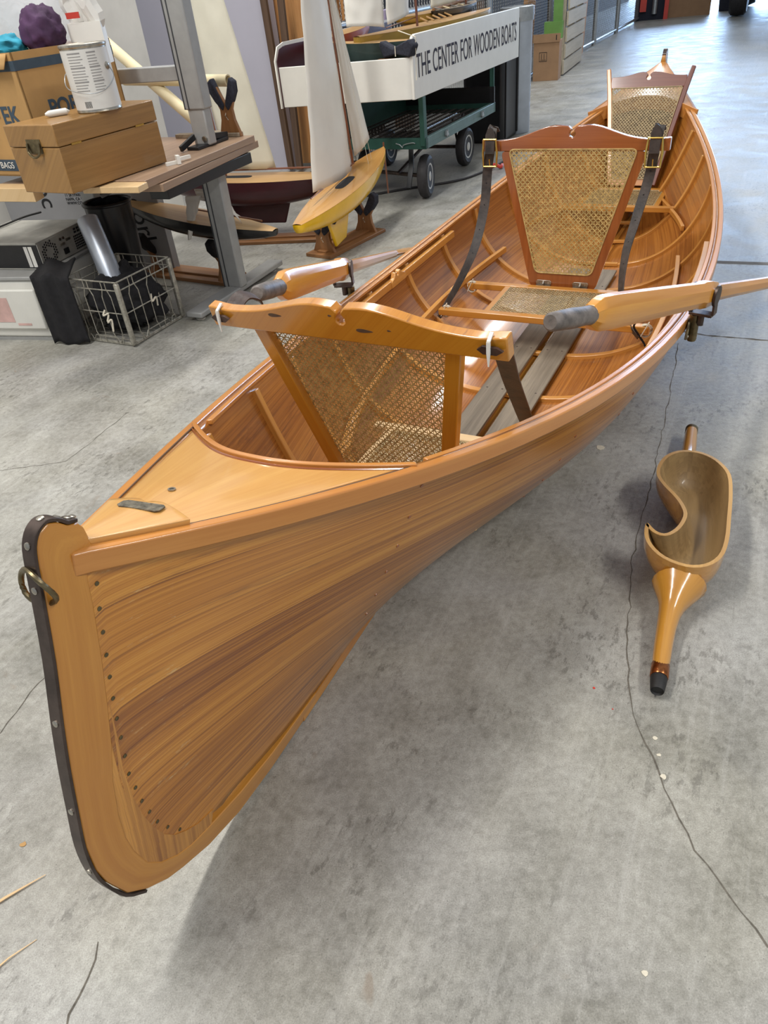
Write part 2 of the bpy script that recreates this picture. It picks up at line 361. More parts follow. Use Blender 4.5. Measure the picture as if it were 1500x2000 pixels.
for (x, y, r, c) in [(.455, .80, .006, 'chip'), (.449, .765, .005, 'chip'), (.441, .72, .007, 'chip'), (.66, 1.80, .018, 'chip'), (.30, .42, .006, 'chip'), (.38, .93, .0035, 'redplastic'), (.40, .875, .002, 'redplastic'), (-.704, .727, .007, 'card'), (.25, .25, .006, 'chip')]:
    pts = [(x + r * random.uniform(.5, 1) * math.cos(k), y + r * random.uniform(.5, 1) * math.sin(k)) for k in (0, .9, 1.8, 2.7, 3.6, 4.5, 5.4)]
    MB().prism(pts, (0, 0, .0003), (1, 0, 0), (0, 1, 0), (0, 0, 1), .0008).build('chip', M[c], fl)
tag(MB().bar([(-.78, .58, .002), (-.70, .632, .004), (-.643, .665, .003)], .006, .002, scale=[1, .8, .2]).build('wood_splinter', M['palelam']), 'long pale wood splinter on the floor left of the boat bow', 'splinter')
tag(MB().bar([(-.70, .50, .001), (-.66, .535, .004), (-.625, .56, .001)], .003, .0015, scale=[1, .8, .3]).build('wood_splinter', M['palelam']), 'short pale wood splinter on the floor at the lower left, below the long one', 'splinter')

def wall(name, p, q, h, th, mat):
    p = Vector(p + (0,)); q = Vector(q + (0,)); d = (q - p).normalized(); n = Vector((-d.y, d.x, 0))
    m = MB(); L_ = (q - p).length
    m.prism([(0, 0), (L_, 0), (L_, h), (0, h)], p, d, (0, 0, 1), n, th)
    return struct(m.build(name, mat))
wall('wall_left', (-3.9, .58), (-1.16, 5.46), 3.2, .12, M['wallwhite'])
wall('wall_back', (-.45, 6.34), (-4.2, 8.44), 3.2, -.12, M['walllav'])
wall('wall_side', (-.50, 8.6), (8.5, 24.6), 3.2, .1, M['darkwall'])
wall('wall_recess', (-1.0, 7.6), (.4, 7.5), 3.2, .1, M['darkwall'])

# ------------------------------------------------------------------ the guideboat
BO = Vector((-.3607, .6693, 0)); BR = math.radians(60.658); LB = 4.2968
CB = (4.3753, -12.5692, 12.7049, -4.8448, -1.9215, 2.256, .0204); CZ = (2.3641, -6.1606, 5.813, -2.5345, 1.9252, -1.4119, .6854)
def bb(x): return float(np.polyval(CB, min(max(x / LB, 0), 1)))
def zz(x): return float(np.polyval(CZ, min(max(x / LB, 0), 1)))
def boat_thing(name, label, cat_, group=None):
    return thing(name, label, cat_, BO, BR, group)
RAB = [(-.002, .668), (-.010, .645), (-.024, .603), (-.043, .533), (-.063, .458), (-.086, .344), (-.087, .271), (-.078, .202), (-.048, .143), (.009, .105), (.05, .085)]
def rab(h):
    z = .085 + (.668 - .085) * h
    for (x0, z0), (x1, z1) in zip(RAB, RAB[1:]):
        if z1 <= z <= z0 + 1e-6: return x1 + (x0 - x1) * (z - z1) / (z0 - z1), z
    return RAB[-1][0], z
def sm(a): a = min(max(a, 0), 1); return a * a * (3 - 2 * a)
def hullp(X, t, side, off=0.0):
    """point of the hull skin: X along the boat, t from the sheer (0) to the keel (1); off pushes inward"""
    X0 = min(X, LB - X); wm = sm((X0 - .1) / 1.25); th = t * math.pi / 2
    h = (1 - wm) * (1 - t) + wm * (1 - math.sin(th) ** 1.15); g = (1 - wm) * (1 - t) ** 1.2 + wm * math.cos(th) ** .78
    zk = .026 + .07 * math.exp(-X0 / .1); zs = zz(X) - .004; e = math.exp(-X0 / .16)
    rx, rz_ = rab(1 - t); z = e * rz_ + (1 - e) * (zk + (zs - zk) * h); z = min(z, zs)
    y = .0125 + max(bb(X) - .017 - .0125, .002) * g
    x = X + rx * math.exp(-X0 / .4) if X < LB / 2 else X - rx * math.exp(-X0 / .4)
    return Vector((x, side * y, z))
def hulln(X, t, side):
    a = hullp(X - .01, t, side); b = hullp(X + .01, t, side); c = hullp(X, max(t - .02, 0), side); d = hullp(X, min(t + .02, 1), side)
    n = (b - a).cross(d - c).normalized(); return n if n.y * side < 0 else -n
def hull_in(X, t, side, off): return hullp(X, t, side) + hulln(X, t, side) * off
def hull_t(X, z):
    lo, hi = 0, 1
    for _ in range(24):
        m = (lo + hi) / 2
        if hullp(X, m, 1).z > z: lo = m
        else: hi = m
    return (lo + hi) / 2
boat = boat_thing('guideboat', 'long varnished wooden rowing guideboat resting on the concrete floor', 'boat')
XS = [LB * (.5 - .5 * math.cos(math.pi * i / 90)) for i in range(91)]
for side, nm in ((1, 'hull_side'), (-1, 'hull_side')):
    m = MB().grid(lambda u, v: hullp(XS[int(round(u * 90))], v, side), 90, 32, lambda u, v: (XS[int(round(u * 90))] + side * 9, v * 8 + (20 if side > 0 else 0)))
    o = m.build(nm, M['hull'], boat, angle=80)
    sd = o.modifiers.new('thickness', 'SOLIDIFY'); sd.thickness = .007; sd.offset = -1; o.data.materials.append(M['hull_in']); sd.material_offset = 1; sd.use_rim = True
    # the solidify direction must go inward
    me = o.data; c = me.polygons[len(me.polygons) // 2]
    if c.normal.y * side < 0: sd.offset = 1
# keel plank under the bottom
def kp(u, v):
    X = .30 + (LB - .60) * u; k = sm((min(X, LB - X) - .6) / 1.2); wd = .0105 + .072 * k; return X, wd
m = MB(); R = []
for i in range(41):
    X, wd = kp(i / 40, 0); zb = .002; zt = .03 + .02 * math.exp(-min(X, LB - X) / .1); R.append([(X, -wd, zb), (X, wd, zb), (X, wd + .002, zt), (X, -wd - .002, zt)])
m.rings(R).build('keel_plank', M['hull'], boat)
# stem pieces
ST = [((.017, .690), (.016, .678)), ((.0165, .705), (.012, .676)), ((.012, .7145), (.006, .672)), ((-.001, .7205), (.0, .668)), ((-.010, .731), (-.004, .662)), ((-.022, .7375), (-.006, .655)), ((-.034, .734), (-.008, .648)), ((-.044, .722), (-.010, .642)), ((-.051, .702), (-.011, .635)), ((-.059, .671), (-.016, .61)),
      ((-.084, .58), (-.034, .54)), ((-.11, .50), (-.048, .48)), ((-.13, .433), (-.062, .41)), ((-.147, .368), (-.074, .36)), ((-.162, .307), (-.079, .3)), ((-.167, .256), (-.078, .255)), ((-.164, .218), (-.072, .215)), ((-.149, .159), (-.062, .18)),
      ((-.122, .12), (-.048, .155)), ((-.088, .087), (-.028, .135)), ((-.058, .068), (-.005, .118)), ((0, .038), (.03, .105)), ((.08, .014), (.1, .07)), ((.18, .004), (.19, .045)), ((.35, .0), (.35, .034))]
for end in (0, 1):
    X_ = (lambda x: x) if end == 0 else (lambda x: LB - x)
    lerpk = [1] * 11 + [.95, .85, .75, .66, .6, .56, .52, .5, .5, .52, .6, .8, 1, 1]
    m = MB(); R = []
    for (o_, i_), k in zip(ST, lerpk):
        ix = o_[0] + (i_[0] - o_[0]) * k; iz = o_[1] + (i_[1] - o_[1]) * k; wi = .0085 + .0055 * k
        R.append([(X_(o_[0]), -.0085, o_[1]), (X_(ix), -wi - .001, iz), (X_(ix), wi + .001, iz), (X_(o_[0]), .0085, o_[1])])
    m.rings(R).build('stem', M['spruce'], boat, bevel=.002)
    m = MB(); R = []
    for (o_, i_), k in list(zip(ST, lerpk))[11:22]:
        ax_ = o_[0] + (i_[0] - o_[0]) * (k - .06); az = o_[1] + (i_[1] - o_[1]) * (k - .06); ix, iz = o_[0] + (i_[0] - o_[0]) * .99, o_[1] + (i_[1] - o_[1]) * .99; wi = .008 + .0055 * k
        R.append([(X_(ax_), -wi, az), (X_(ix), -.0138, iz), (X_(ix), .0138, iz), (X_(ax_), wi, az)])
    me_ = MB(); me_.rings(R, uvlen=False); me_.uv = [None] * len(me_.f)
    me_.build('deadwood', M['stemend'], boat, grain=(.15, 0, 1))
    pth = [(.012, .7145), (.004, .718)] + [o_ for o_, _ in ST[3:19]]
    pth = [(X_(x), 0, z) for x, z in pth]; off = []
    for i, p in enumerate(pth):
        a = Vector(pth[max(i - 1, 0)]); b = Vector(pth[min(i + 1, len(pth) - 1)]); t_ = (b - a).normalized(); n_ = Vector((t_.z, 0, -t_.x)); n_ = n_ if (end == 0) else -n_
        off.append(Vector(p) + n_ * .0028)
    off = cat(off, 3)
    band = MB().bar(off, .0045, .019, up=(0, 1, 0)).build('stem_band', M['iron'], boat, bevel=.0008); band['label'] = 'dark steel band around the stem'
    for q in (.5, 2, 8, 12, 18, 24, 30, 36, 42, 48):
        i = min(int(q), len(off) - 2); p = off[i]; t_ = (off[i + 1] - off[i]).normalized(); n_ = Vector((t_.z, 0, -t_.x)); n_ = n_ if end == 0 else -n_
        if end == 0: MB().lathe([(.0045, 0), (.0045, .0012), (.003, .002)], p + n_ * .002, n_, 10).build('screw', M['nickel'], band)
rg = MB().tube([(-.060 + .0035 * math.sin(a * 2), .024 * math.cos(a), .674 + .024 * math.sin(a)) for a in [2 * math.pi * i / 28 for i in range(28)]], .0034, 8, closed=True).build('painter_ring', M['bronze'], boat)
# gunwales
for side in (1, -1):
    P = [Vector((-.016, side * .0060, zz(0) - .0106))]; tw = []
    for i in range(61):
        X = .004 + (LB - .008) * (.5 - .5 * math.cos(math.pi * i / 60)); P.append(Vector((X, side * (bb(X) - .0085), zz(X) - .0155)))
    MB().bar(P, .017, .031).build('gunwale', M['rail'], boat, bevel=.003)
    P = [Vector((X, side * (bb(X) - .031), zz(X) - .006)) for X in [.5 + (LB - 1.0) * i / 50 for i in range(51)]]
    MB().bar(P, .012, .010).build('inwale', M['rail'], boat, bevel=.002)
# decks
def xc(f): return .345 + .115 * abs(f) ** 2.4
def deckp(u, f, end, dz=0, tot=None):
    X = .006 + (xc(f) * (1 if end == 0 else 1.20) - .006) * u if tot is None else tot; b_ = bb(X) - .016; y = f * b_
    z = zz(X) - .002 + .012 * (1 - f * f) * min(1, X / .2) + dz
    return Vector((X if end == 0 else LB - X, y, z))
for end in (0, 1):
    MB().grid(lambda u, v: deckp(u, v * 2 - 1, end), 24, 24, lambda u, v: (u * .45, v * .45)).build('deck', M['deck'] if end == 0 else M['rail'], boat, solid=.007)
    cp = [deckp(1, f / 14 - 1, end) + Vector((0, 0, -.011 if end == 0 else -.020)) for f in range(29)]
    MB().bar(cp, .009, .036 if end == 0 else .060).build('coaming', M['rail'], boat, bevel=.0015)
    if end == 0:
        dk = MB().tube([deckp(.97, f / 14 - 1, 0) + Vector((-.001, 0, .001)) for f in range(29)], .0022, 6).build('varnish_line', M['mahog'], boat)
    # seam strips beside the deck
    for side in (1, -1):
        MB().bar([deckp(0, side, end, .0015, .03 + .43 * i / 20) for i in range(21)], .003, .003).build('deck_seam', M['dlumber'], boat)
def capf(u, v):
    f = v * 2 - 1; xe = .120 + .018 * (1 - abs(f)) - .010 * math.exp(-((f - .1) / .16) ** 2); X = .012 + (xe - .012) * u
    return deckp(0, f * 1.03, 0, .011, X)
MB().grid(capf, 14, 26, lambda u, v: (u * .15, v * .2)).build('breasthook', M['deck'], boat, solid=.011, bevel=.002)
MB().prism([(-.032, -.006), (-.027, -.010), (.027, -.010), (.032, -.006), (.032, .006), (.027, .010), (-.027, .010), (-.032, .006)], (.1115, .002, zz(.1155) + .0165), (-.12, .99, .0), (.99, .12, -.25), (.25, 0, .97), .0016).build('name_plate', M['plate'], boat)['label'] = 'worn metal plate'
MB().lathe([(.0055, 0), (.0055, .0015), (.0033, .0015), (.0033, -.004)], (.186, .022, zz(.186) + .0095), (.2, 0, 1), 18).build('drain_bushing', M['nickel'], boat)
# rivets along the plank ends and by the first rib
for side in (-1,):
    for i in range(17):
        t_ = .06 + .88 * i / 16
        if t_ > .9: continue
        c = hull_in(.013, t_, side, -.0008); n_ = -hulln(.02, t_, side)
        MB().lathe([(.0030, -.001), (.0030, .0002), (.0020, .0006)], c, n_, 10).build('rivet', M['bronze'], boat)
    for X in (.50, 1.0, 1.3):
        for i in range(6):
            t_ = .1 + .12 * i; MB().lathe([(.0036, -.001), (.0036, .0004)], hull_in(X, t_, side, -.0008), -hulln(X, t_, side), 10).build('rivet', M['mahog'], boat)
# ribs
for X in (.46, .75, 1.01, 1.32, 1.66, 1.99, 2.33, 2.65, 2.98, 3.30, 3.58, 3.84):
    for side in (1, -1):
        P = [hull_in(X, .045 + (.93 - .045) * i / 22, side, .011) for i in range(23)]
        MB().bar(P, .023, .015, up=lambda i: hulln(X, .045 + (.93 - .045) * i / 22, side)).build('rib', M['rib'], boat, bevel=.002)
    q = hull_in(X, .93, 1, .012); MB().bar([(X, -q.y, q.z + .002), (X, 0, q.z), (X, q.y, q.z + .002)], .020, .014).build('floor_rib', M['rib'], boat, bevel=.002)
# risers
for side in (1, -1):
    P = []
    for i in range(25):
        X = 1.30 + 1.10 * i / 24; P.append(hull_in(X, hull_t(X, zz(X) - .040), side, .025))
    MB().bar(P, .018, .026).build('riser', M['rib'], boat, bevel=.002)
    P = [hull_in(X, hull_t(X, .152), side, .024) for X in [1.0 + 1.72 * i / 30 for i in range(31)]]
    MB().bar(P, .017, .024).build('seat_riser', M['rib'], boat, bevel=.002)
    P = [hull_in(X, hull_t(X, .185), side, .024) for X in [3.02 + .60 * i / 12 for i in range(13)]]
    MB().bar(P, .014, .022).build('seat_riser', M['rib'], boat, bevel=.002)
    P = [hull_in(X, hull_t(X, .16), side, .02) for X in [.70 + .50 * i / 12 for i in range(13)]]
    MB().bar(P, .014, .022).build('seat_riser', M['rib'], boat, bevel=.002)
    # yoke cleat: hooked block on the riser
    X = 1.86; q = hull_in(X, hull_t(X, zz(X) - .040), side, .032)
    MB().prism([(-.06, -.012), (.06, -.012), (.055, .010), (.022, .022), (.012, .034), (.0, .030), (-.002, .018), (-.012, .018), (-.016, .032), (-.028, .034), (-.038, .016), (-.06, .010)], q - Vector((0, .008, .0)), (1, 0, 0), (0, 0, 1), (0, 1, 0), .016).build('yoke_cleat', M['rib'], boat, bevel=.002)
    # oarlock socket on the outside of the gunwale
    X = 1.615; q = Vector((X, side * (bb(X) + .006), zz(X) - .02))
    s_ = MB().prism([(-.055, -.02), (-.03, -.028), (.03, -.028), (.055, -.02), (.045, .0), (.02, .012), (-.02, .012), (-.045, .0)], q - Vector((0, side * .005, 0)), (1, 0, 0), (0, 0, 1), (0, side, 0), .007).build('oarlock_socket', M['bronze'], boat, bevel=.0015)
    MB().lathe([(.0105, -.055), (.0125, -.05), (.0125, -.005), (.014, .0), (.014, .02), (.010, .022)], q + Vector((0, side * .010, .012)), (0, 0, 1), 16).build('socket_barrel', M['bronze'], s_)
    for dx in (-.04, .04): MB().lathe([(.004, 0), (.003, .002)], q + Vector((dx, side * .002, -.016)), (0, side, 0), 10).build('screw', M['nickel'], s_)
# floor boards
for y0, y1, xa in ((.006, .094, 1.06), (-.106, -.018, 1.04)):
    o = MB().box2((xa, y0, .048), (2.86, y1, .058)).build('floor_board', M['grey'], boat, bevel=.002); o['label'] = 'weathered grey floor board'
    for X in (1.32, 1.66, 1.99, 2.33, 2.65):
        for y in (y0 + .018, y1 - .018): MB().lathe([(.0035, 0), (.0025, .001)], (X, y, .058), (0, 0, 1), 8).build('screw', M['iron'], o)

# ------------------------------------------------------------------ caned panels
def clip(poly, p, d):
    t0, t1 = -9, 9; n = len(poly)
    for i in range(n):
        a = Vector(poly[i]); b = Vector(poly[(i + 1) % n]); e = b - a; nn = Vector((-e.y, e.x)); num = nn.dot(Vector(p) - a); den = nn.dot(Vector(d))
        if abs(den) < 1e-9:
            if num < 0: return None
            continue
        t = -num / den
        if den > 0: t0 = max(t0, t)
        else: t1 = min(t1, t)
    return (t0, t1) if t1 - t0 > .004 else None
def cane(name, poly, F, mat, parent, pitch=.0125, wd=.0021, binder=True):
    """six-way caning in the local plane F (x right, y up, z toward the front)"""
    m = MB(); cx = sum(p[0] for p in poly) / len(poly); cy = sum(p[1] for p in poly) / len(poly); R = max(math.hypot(p[0] - cx, p[1] - cy) for p in poly) + .02
    off = .17 * pitch
    def strand(p, d, w_, zo, ph):
        c = clip(poly, p, d)
        if not c: return
        d = Vector(d); p = Vector(p); n = Vector((-d.y, d.x)); L_ = c[1] - c[0]; k = max(2, int(L_ / (pitch * .5))); V = []; Fc = []
        for i in range(k + 1):
            q = p + d * (c[0] + L_ * i / k); z = zo + .00045 * math.cos(math.pi * i + ph)
            for sgn in (-1, 1): V.append(F @ Vector((q.x + n.x * w_ / 2 * sgn, q.y + n.y * w_ / 2 * sgn, z + .0004)))
            V.append(F @ Vector((q.x, q.y, z - .0006)))
        for i in range(k):
            a = 3 * i; b = a + 3; Fc += [(a, a + 1, b + 1, b), (a + 1, a + 2, b + 2, b + 1), (a + 2, a, b, b + 2)]
        m.add(V, Fc)
    N_ = int(R / pitch) + 1
    for k in range(-N_, N_ + 1):
        for s_ in (-off, off):
            strand((cx + k * pitch + s_, cy), (0, 1), wd * .72, 0, s_ * 999 + k); strand((cx, cy + k * pitch + s_), (1, 0), wd * .72, .0007, k)
    r2 = math.sqrt(.5)
    for k in range(-2 * N_, 2 * N_ + 1):
        strand((cx + k * pitch, cy), (r2, r2), wd, .0014, k); strand((cx + k * pitch, cy), (r2, -r2), wd, .0019, k)
    o = m.build(name, mat, parent, fix=False, smooth=False)
    if binder:
        P = [F @ Vector((p[0], p[1], .0012)) for p in poly]; MB().tube(P, .0026, 6, closed=True, up=F.to_3x3() @ Vector((0, 0, 1))).build('binder_cane', mat, parent)
    return o
def rpoly(c4, r=.012, k=5):
    out = []; n = len(c4)
    for i in range(n):
        a, b, c = Vector(c4[i - 1]), Vector(c4[i]), Vector(c4[(i + 1) % n]); p = b + (a - b).normalized() * r; q = b + (c - b).normalized() * r
        for j in range(k + 1): t = j / k; out.append(tuple(p * (1 - t) ** 2 + b * 2 * t * (1 - t) + q * t * t))
    return out
def ring_prism(m, outer, inner, F, z0, z1):
    """a frame: 4-cornered outer and inner outline in plane F"""
    n = len(outer); V = [F @ Vector((p[0], p[1], z)) for z in (z0, z1) for pl in (outer, inner) for p in pl]; Fc = []
    for i in range(n):
        j = (i + 1) % n; Fc += [(i, j, n + j, n + i), (2 * n + i, 3 * n + i, 3 * n + j, 2 * n + j), (i, 2 * n + i, 2 * n + j, j), (n + i, n + j, 3 * n + j, 3 * n + i)]
    m.add(V, Fc)
def crest(W_, h0, hump, yb, notch=.017, n=40, endh=0, low=None):
    """outline of a back rail with a double hump and a keyhole notch at the centre; half width W_, lower edge yb, upper edge h0 + hump"""
    top = []
    for i in range(n + 1):
        x = W_ - 2 * W_ * i / n; a = abs(x) / W_
        if abs(x) < notch * .9: continue
        y = h0 + hump * (math.exp(-((a - .16) / .36) ** 2)) + (endh * sm((a - .84) / .16))
        top.append((x, y))
    k = [i for i in range(len(top) - 1) if top[i][0] > 0 > top[i + 1][0]][0]; yt = top[k][1]; r = notch * .55
    key = [(notch * .75, yt - .002), (.45 * r, yt - .011), (.45 * r, yt - .016)] + [(r * math.sin(a), yt - .026 + r * math.cos(a)) for a in [math.radians(q) for q in (40, 80, 120, 160, 200, 240, 280, 320)]] + [(-.45 * r, yt - .016), (-.45 * r, yt - .011), (-notch * .75, yt - .002)]
    return [(-W_, yb), (W_, yb)] + top[:k + 1] + key + top[k + 1:]
# --- bow back rest (nearest)
def Bm(p): return Vector(p)
br = boat_thing('caned_seat', 'amber wood caned boat seat in the bow, white plastic pins through its wide top rail', 'boat seat')  # the guideboat's own bow seat and back rest, grouped as one thing
Rl = Vector((.713, .318, .668)); Rr_ = Vector((.658, -.318, .688)); U = (Rr_ - Rl).normalized()      # rail, left end to right end
bot = Vector((.785, -.004, .175)); top = (Rl + Rr_) / 2; Vv = (top - bot).normalized(); FB = frame(top, U, Vv)
Hh = (top - bot).length
rail = crest(.319, .0165, .034, -.022, .018, endh=.006)
MB().prism(rail, FB.translation, FB.to_3x3().col[0], FB.to_3x3().col[1], FB.to_3x3().col[2], .024).build('top_rail', M['yellow'], br, bevel=.0025)
for sgn in (-1, 1):
    a = FB @ Vector((sgn * .214, -.018, .004)); b = FB @ Vector((sgn * .112, -Hh, .004))
    MB().bar([a, b], .030, .022, up=FB.to_3x3().col[2]).build('side_post', M['yellow'], br, bevel=.002)
MB().bar([FB @ Vector((-.118, -Hh + .012, .004)), FB @ Vector((.118, -Hh + .012, .004))], .024, .02, up=FB.to_3x3().col[2]).build('bottom_rail', M['yellow'], br, bevel=.002)
cane('cane_panel', [(-.106, -Hh + .02), (.106, -Hh + .02), (.201, -.02), (-.201, -.02)], FB @ Matrix.Translation((0, 0, -.004)), M['cane'], br, .0145, .0024, False)
for sgn in (-1, 1):
    c = FB @ Vector((sgn * .290, .002, .028)); w_ = MB().prism([(-.022, 0), (-.012, -.008), (.012, -.008), (.024, 0), (.014, .006), (-.012, .007)], c, FB.to_3x3().col[0], FB.to_3x3().col[1], FB.to_3x3().col[2], .005); w_.build('leather_washer', M['dleather'], br)
    c = FB @ Vector((sgn * .290, .0, .036)); MB().bar([c + Vector((0, 0, .019)), c, c + Vector((0, 0, -.024))], .006, .004, up=FB.to_3x3().col[2], scale=[1, 1, .35]).build('plastic_pin', M['whiteplastic'], br)
    MB().bar([c + Vector((0, 0, .019)), c + Vector((.018, 0, .028))], .006, .003, up=(0, 0, 1)).build('pin_loop', M['whiteplastic'], br)
P = cat([(.650, -.300, .680), (.668, -.298, .661), (.77, -.280, .562), (.87, -.268, .460), (.97, -.259, .354), (1.02, -.262, .300), (1.045, -.285, .24)], 5)
o = MB().bar(P, .034, .0035, up=lambda i: (-.7, 0, -.7)).build('strap', M['dleather'], br); o['label'] = 'brown leather strap'
P = cat([FB @ Vector((-.285, .0, -.012)), (.735, .292, .672), (.765, .29, .680), (.80, .288, .664), (.815, .287, .645)], 5)
MB().bar(P, .034, .0035, up=lambda i: (.0, -.3, .9)).build('strap', M['dleather'], br)
for x, y, a, b_ in ((-.150, .018, .016, .0035), (.048, .006, .018, .0035), (-.02, .03, .004, .002), (.10, .012, .004, .0015)):
    MB().prism([(x + a * math.cos(q), y + b_ * math.sin(q) * (1 - .5 * math.cos(q))) for q in [2 * math.pi * i / 14 for i in range(14)]], FB @ Vector((0, 0, .0238)), FB.to_3x3().col[0], FB.to_3x3().col[1], FB.to_3x3().col[2], .0006).build('wood_knot', M['dlumber'], br)
# --- bow seat
def seat(th, x0, x1, hw0, hw1, z, cx0, cx1, chw, mat, cmat, rails):
    m = MB(); F = Matrix.Translation((0, 0, z)); e = .022
    for x, hw in ((x0, hw0), (x1, hw1)): MB().bar([(x, -hw, z - .006), (x, hw, z - .006)], .032, .024).build('cross_rail', mat, th, grain=(0, 1, 0), bevel=.003)
    for sgn in (-1, 1): MB().box2((cx0 - .01, sgn * chw, z - .014), (cx1 + .01, sgn * (chw + .022), z + .003)).build('side_rail', mat, th, bevel=.002)
    cane('cane_panel', [(cx0, -chw), (cx1, -chw), (cx1, chw), (cx0, chw)], Matrix.Translation((0, 0, z + .001)), cmat, th, .0150, .0025)
seat(br, .80, 1.16, .13, .235, .166, .82, 1.14, .17, M['palelam'], M['canegrey'], 2)
# --- middle seat with its hinged back
s2 = boat_thing('caned_seat', 'mahogany caned boat seat amidships with a tall hinged back and buckled leather straps', 'boat seat')
seat(s2, 1.985, 2.265, .372, .360, .176, 2.0, 2.255, .185, M['spruce'], M['canegrey'], 2)
FT = frame((2.335, 0, .66), (0, -1, 0), Vector((2.34, 0, .66)) - Vector((2.315, 0, .17)))
BT = [(-.120, -.49), (.120, -.49), (.262, -.015), (-.262, -.015)]
bk = MB(); ring_prism(bk, rpoly([(-.122, -.495), (.122, -.495), (.252, -.02), (-.252, -.02)], .02), rpoly([(-.103, -.44), (.103, -.44), (.221, -.022), (-.221, -.022)], .02), FT, -.010, .010)
bk.build('back_frame', M['mahog'], s2, grain=(0, 0, 1), bevel=.0025)
rl = crest(.322, .012, .047, -.021, .02, endh=.006); C3 = FT.to_3x3()
MB().prism(rl, FT @ Vector((0, .001, -.012)), C3.col[0], C3.col[1], C3.col[2], .024).build('top_rail', M['mahog'], s2, grain=(0, 1, 0), bevel=.004)
cane('cane_panel', rpoly([(-.105, -.438), (.105, -.438), (.222, -.014), (-.222, -.014)], .02), FT @ Matrix.Translation((0, 0, .0105)), M['cane'], s2, .0175, .0029)
for sgn in (-1, 1):
    c = FT @ Vector((sgn * .070, -.475, .012)); h_ = MB(); cc = [C3.col[0], C3.col[1], C3.col[2]]
    h_.prism([(-.027, -.008), (.027, -.008), (.03, .004), (.024, .010), (-.024, .010), (-.03, .004)], c, cc[0], cc[1], cc[2], .003); hg = h_.build('hinge', M['nickel'], s2, bevel=.0008)
    MB().box((2.29, c.y, .176), (.02, .055, .003)).build('hinge_leaf', M['nickel'], hg)
    MB().bar([c + cc[2] * .006 + Vector((0, 0, .004)), Vector((2.30, c.y, .182)), Vector((2.285, c.y, .178))], .018, .006, up=(0, 1, 0)).build('hinge_arm', M['nickel'], hg, bevel=.001)
    for dx in (-.018, 0, .018): MB().lathe([(.0035, 0), (.0025, .0015)], c + cc[2] * .003 + cc[0] * dx, cc[2], 8).build('screw', M['nickel'], hg)
LP = {-1: [(2.345, -.283, .70), (2.322, -.283, .715), (2.31, -.277, .66), (2.31, -.269, .56), (2.26, -.249, .437), (2.18, -.240, .341), (2.08, -.256, .244), (1.99, -.301, .185), (1.955, -.345, .15)],
      1: [(2.345, .280, .70), (2.322, .282, .715), (2.31, .285, .66), (2.312, .298, .581), (2.28, .299, .469), (2.2, .308, .344), (2.1, .331, .251), (2.0, .358, .178), (1.97, .37, .15)]}
for sgn in (-1, 1):
    P = cat(LP[sgn], 5); n = len(P)
    st = MB().bar(P, .034, .004, up=lambda i: (-1, 0, .25), twist=[.9 * sgn * sm(i / n * 1.3 - .2) for i in range(n)], scale=[(1 - .45 * sm((i / n - .5) * 2), 1) for i in range(n)]).build('strap', M['leather'], s2, bevel=.0006)
    st['label'] = 'dark leather strap'
    y = LP[sgn][2][1]; bkl = MB()
    pts = [(-.024, -.044), (.024, -.044), (.026, .0), (.022, .044), (-.022, .044), (-.026, 0)]
    bkl.tube([Vector((2.300, y - p[0], .640 + p[1])) for p in pts], .0042, 8, closed=True, up=(1, 0, 0)).build('buckle', M['brass'], st)
    MB().tube([(2.298, y, .60), (2.292, y, .622)], .002, 6).build('buckle_pin', M['brass'], st)
    MB().prism([(-.017, -.03), (.017, -.03), (.017, .03), (.010, .048), (0, .056), (-.010, .048), (-.017, .03)], (2.302, y, .668), (0, -1, 0), (.12, 0, .99), (1, 0, 0), -.004).build('strap_tip', M['leather'], st)
    for q in range(5): MB().lathe([(.0026, 0), (.0026, .0006)], P[14 + q * 3] + Vector((-.0026, 0, 0)), (-1, 0, 0), 8).build('strap_hole', M['rubber'], st)
def lashing(x, y, z, nm, mat, lab, r=.0022, R_=.016, n=3):
    m = MB()
    for k in range(n):
        m.tube([(x + (k - n / 2) * .005 + .002 * math.sin(3 * a), y + R_ * math.cos(a) * (1 + .15 * k), z + R_ * 1.35 * math.sin(a)) for a in [2 * math.pi * i / 16 for i in range(16)]], r, 6, closed=True)
    m.tube(cat([(x, y, z + R_), (x - .02, y - .01, z + R_ + .02), (x - .03, y + .01, z - .01)], 4), r * .8, 5)
    return m
for x, y in ((2.262, .345), (2.0, .352), (1.985, -.362)):
    o = lashing(x, y, .165, 'string', M['string'], '').build('string_lashing', M['string'], s2)
MB().tube(cat([(1.955, -.345, .16), (1.93, -.33, .20), (1.90, -.35, .24)], 5), .0035, 6).build('strap_end', M['black'], s2)
MB().tube(cat([(1.955, -.345, .16), (1.96, -.37, .12), (1.93, -.375, .09)], 5), .0035, 6).build('strap_end', M['black'], s2)
# --- stern seat with its back
s3 = boat_thing('caned_seat', 'caned boat seat at the far stern end of the boat with flared back posts', 'boat seat')
seat(s3, 3.30, 3.62, .262, .175, .206, 3.32, 3.60, .165, M['spruce'], M['canegrey'], 2)
FS = frame((3.84, 0, .62), (0, -1, 0), Vector((3.84, 0, .62)) - Vector((3.66, 0, .215))); D3 = FS.to_3x3(); HS = (Vector((3.84, 0, .62)) - Vector((3.66, 0, .215))).length
for sgn in (-1, 1):
    MB().bar([FS @ Vector((sgn * .106, -HS, 0)), FS @ Vector((sgn * .176, -.02, 0)), FS @ Vector((sgn * .200, .094, 0))], .024, .02, up=D3.col[2], scale=[1, 1, .85]).build('back_post', M['rail'] if sgn < 0 else M['dmahog'], s3, bevel=.004)
MB().prism(crest(.178, .055, .020, .004, .02), FS @ Vector((0, 0, -.008)), D3.col[0], D3.col[1], D3.col[2], .016).build('top_rail', M['dmahog'], s3, grain=(0, 1, 0), bevel=.002)
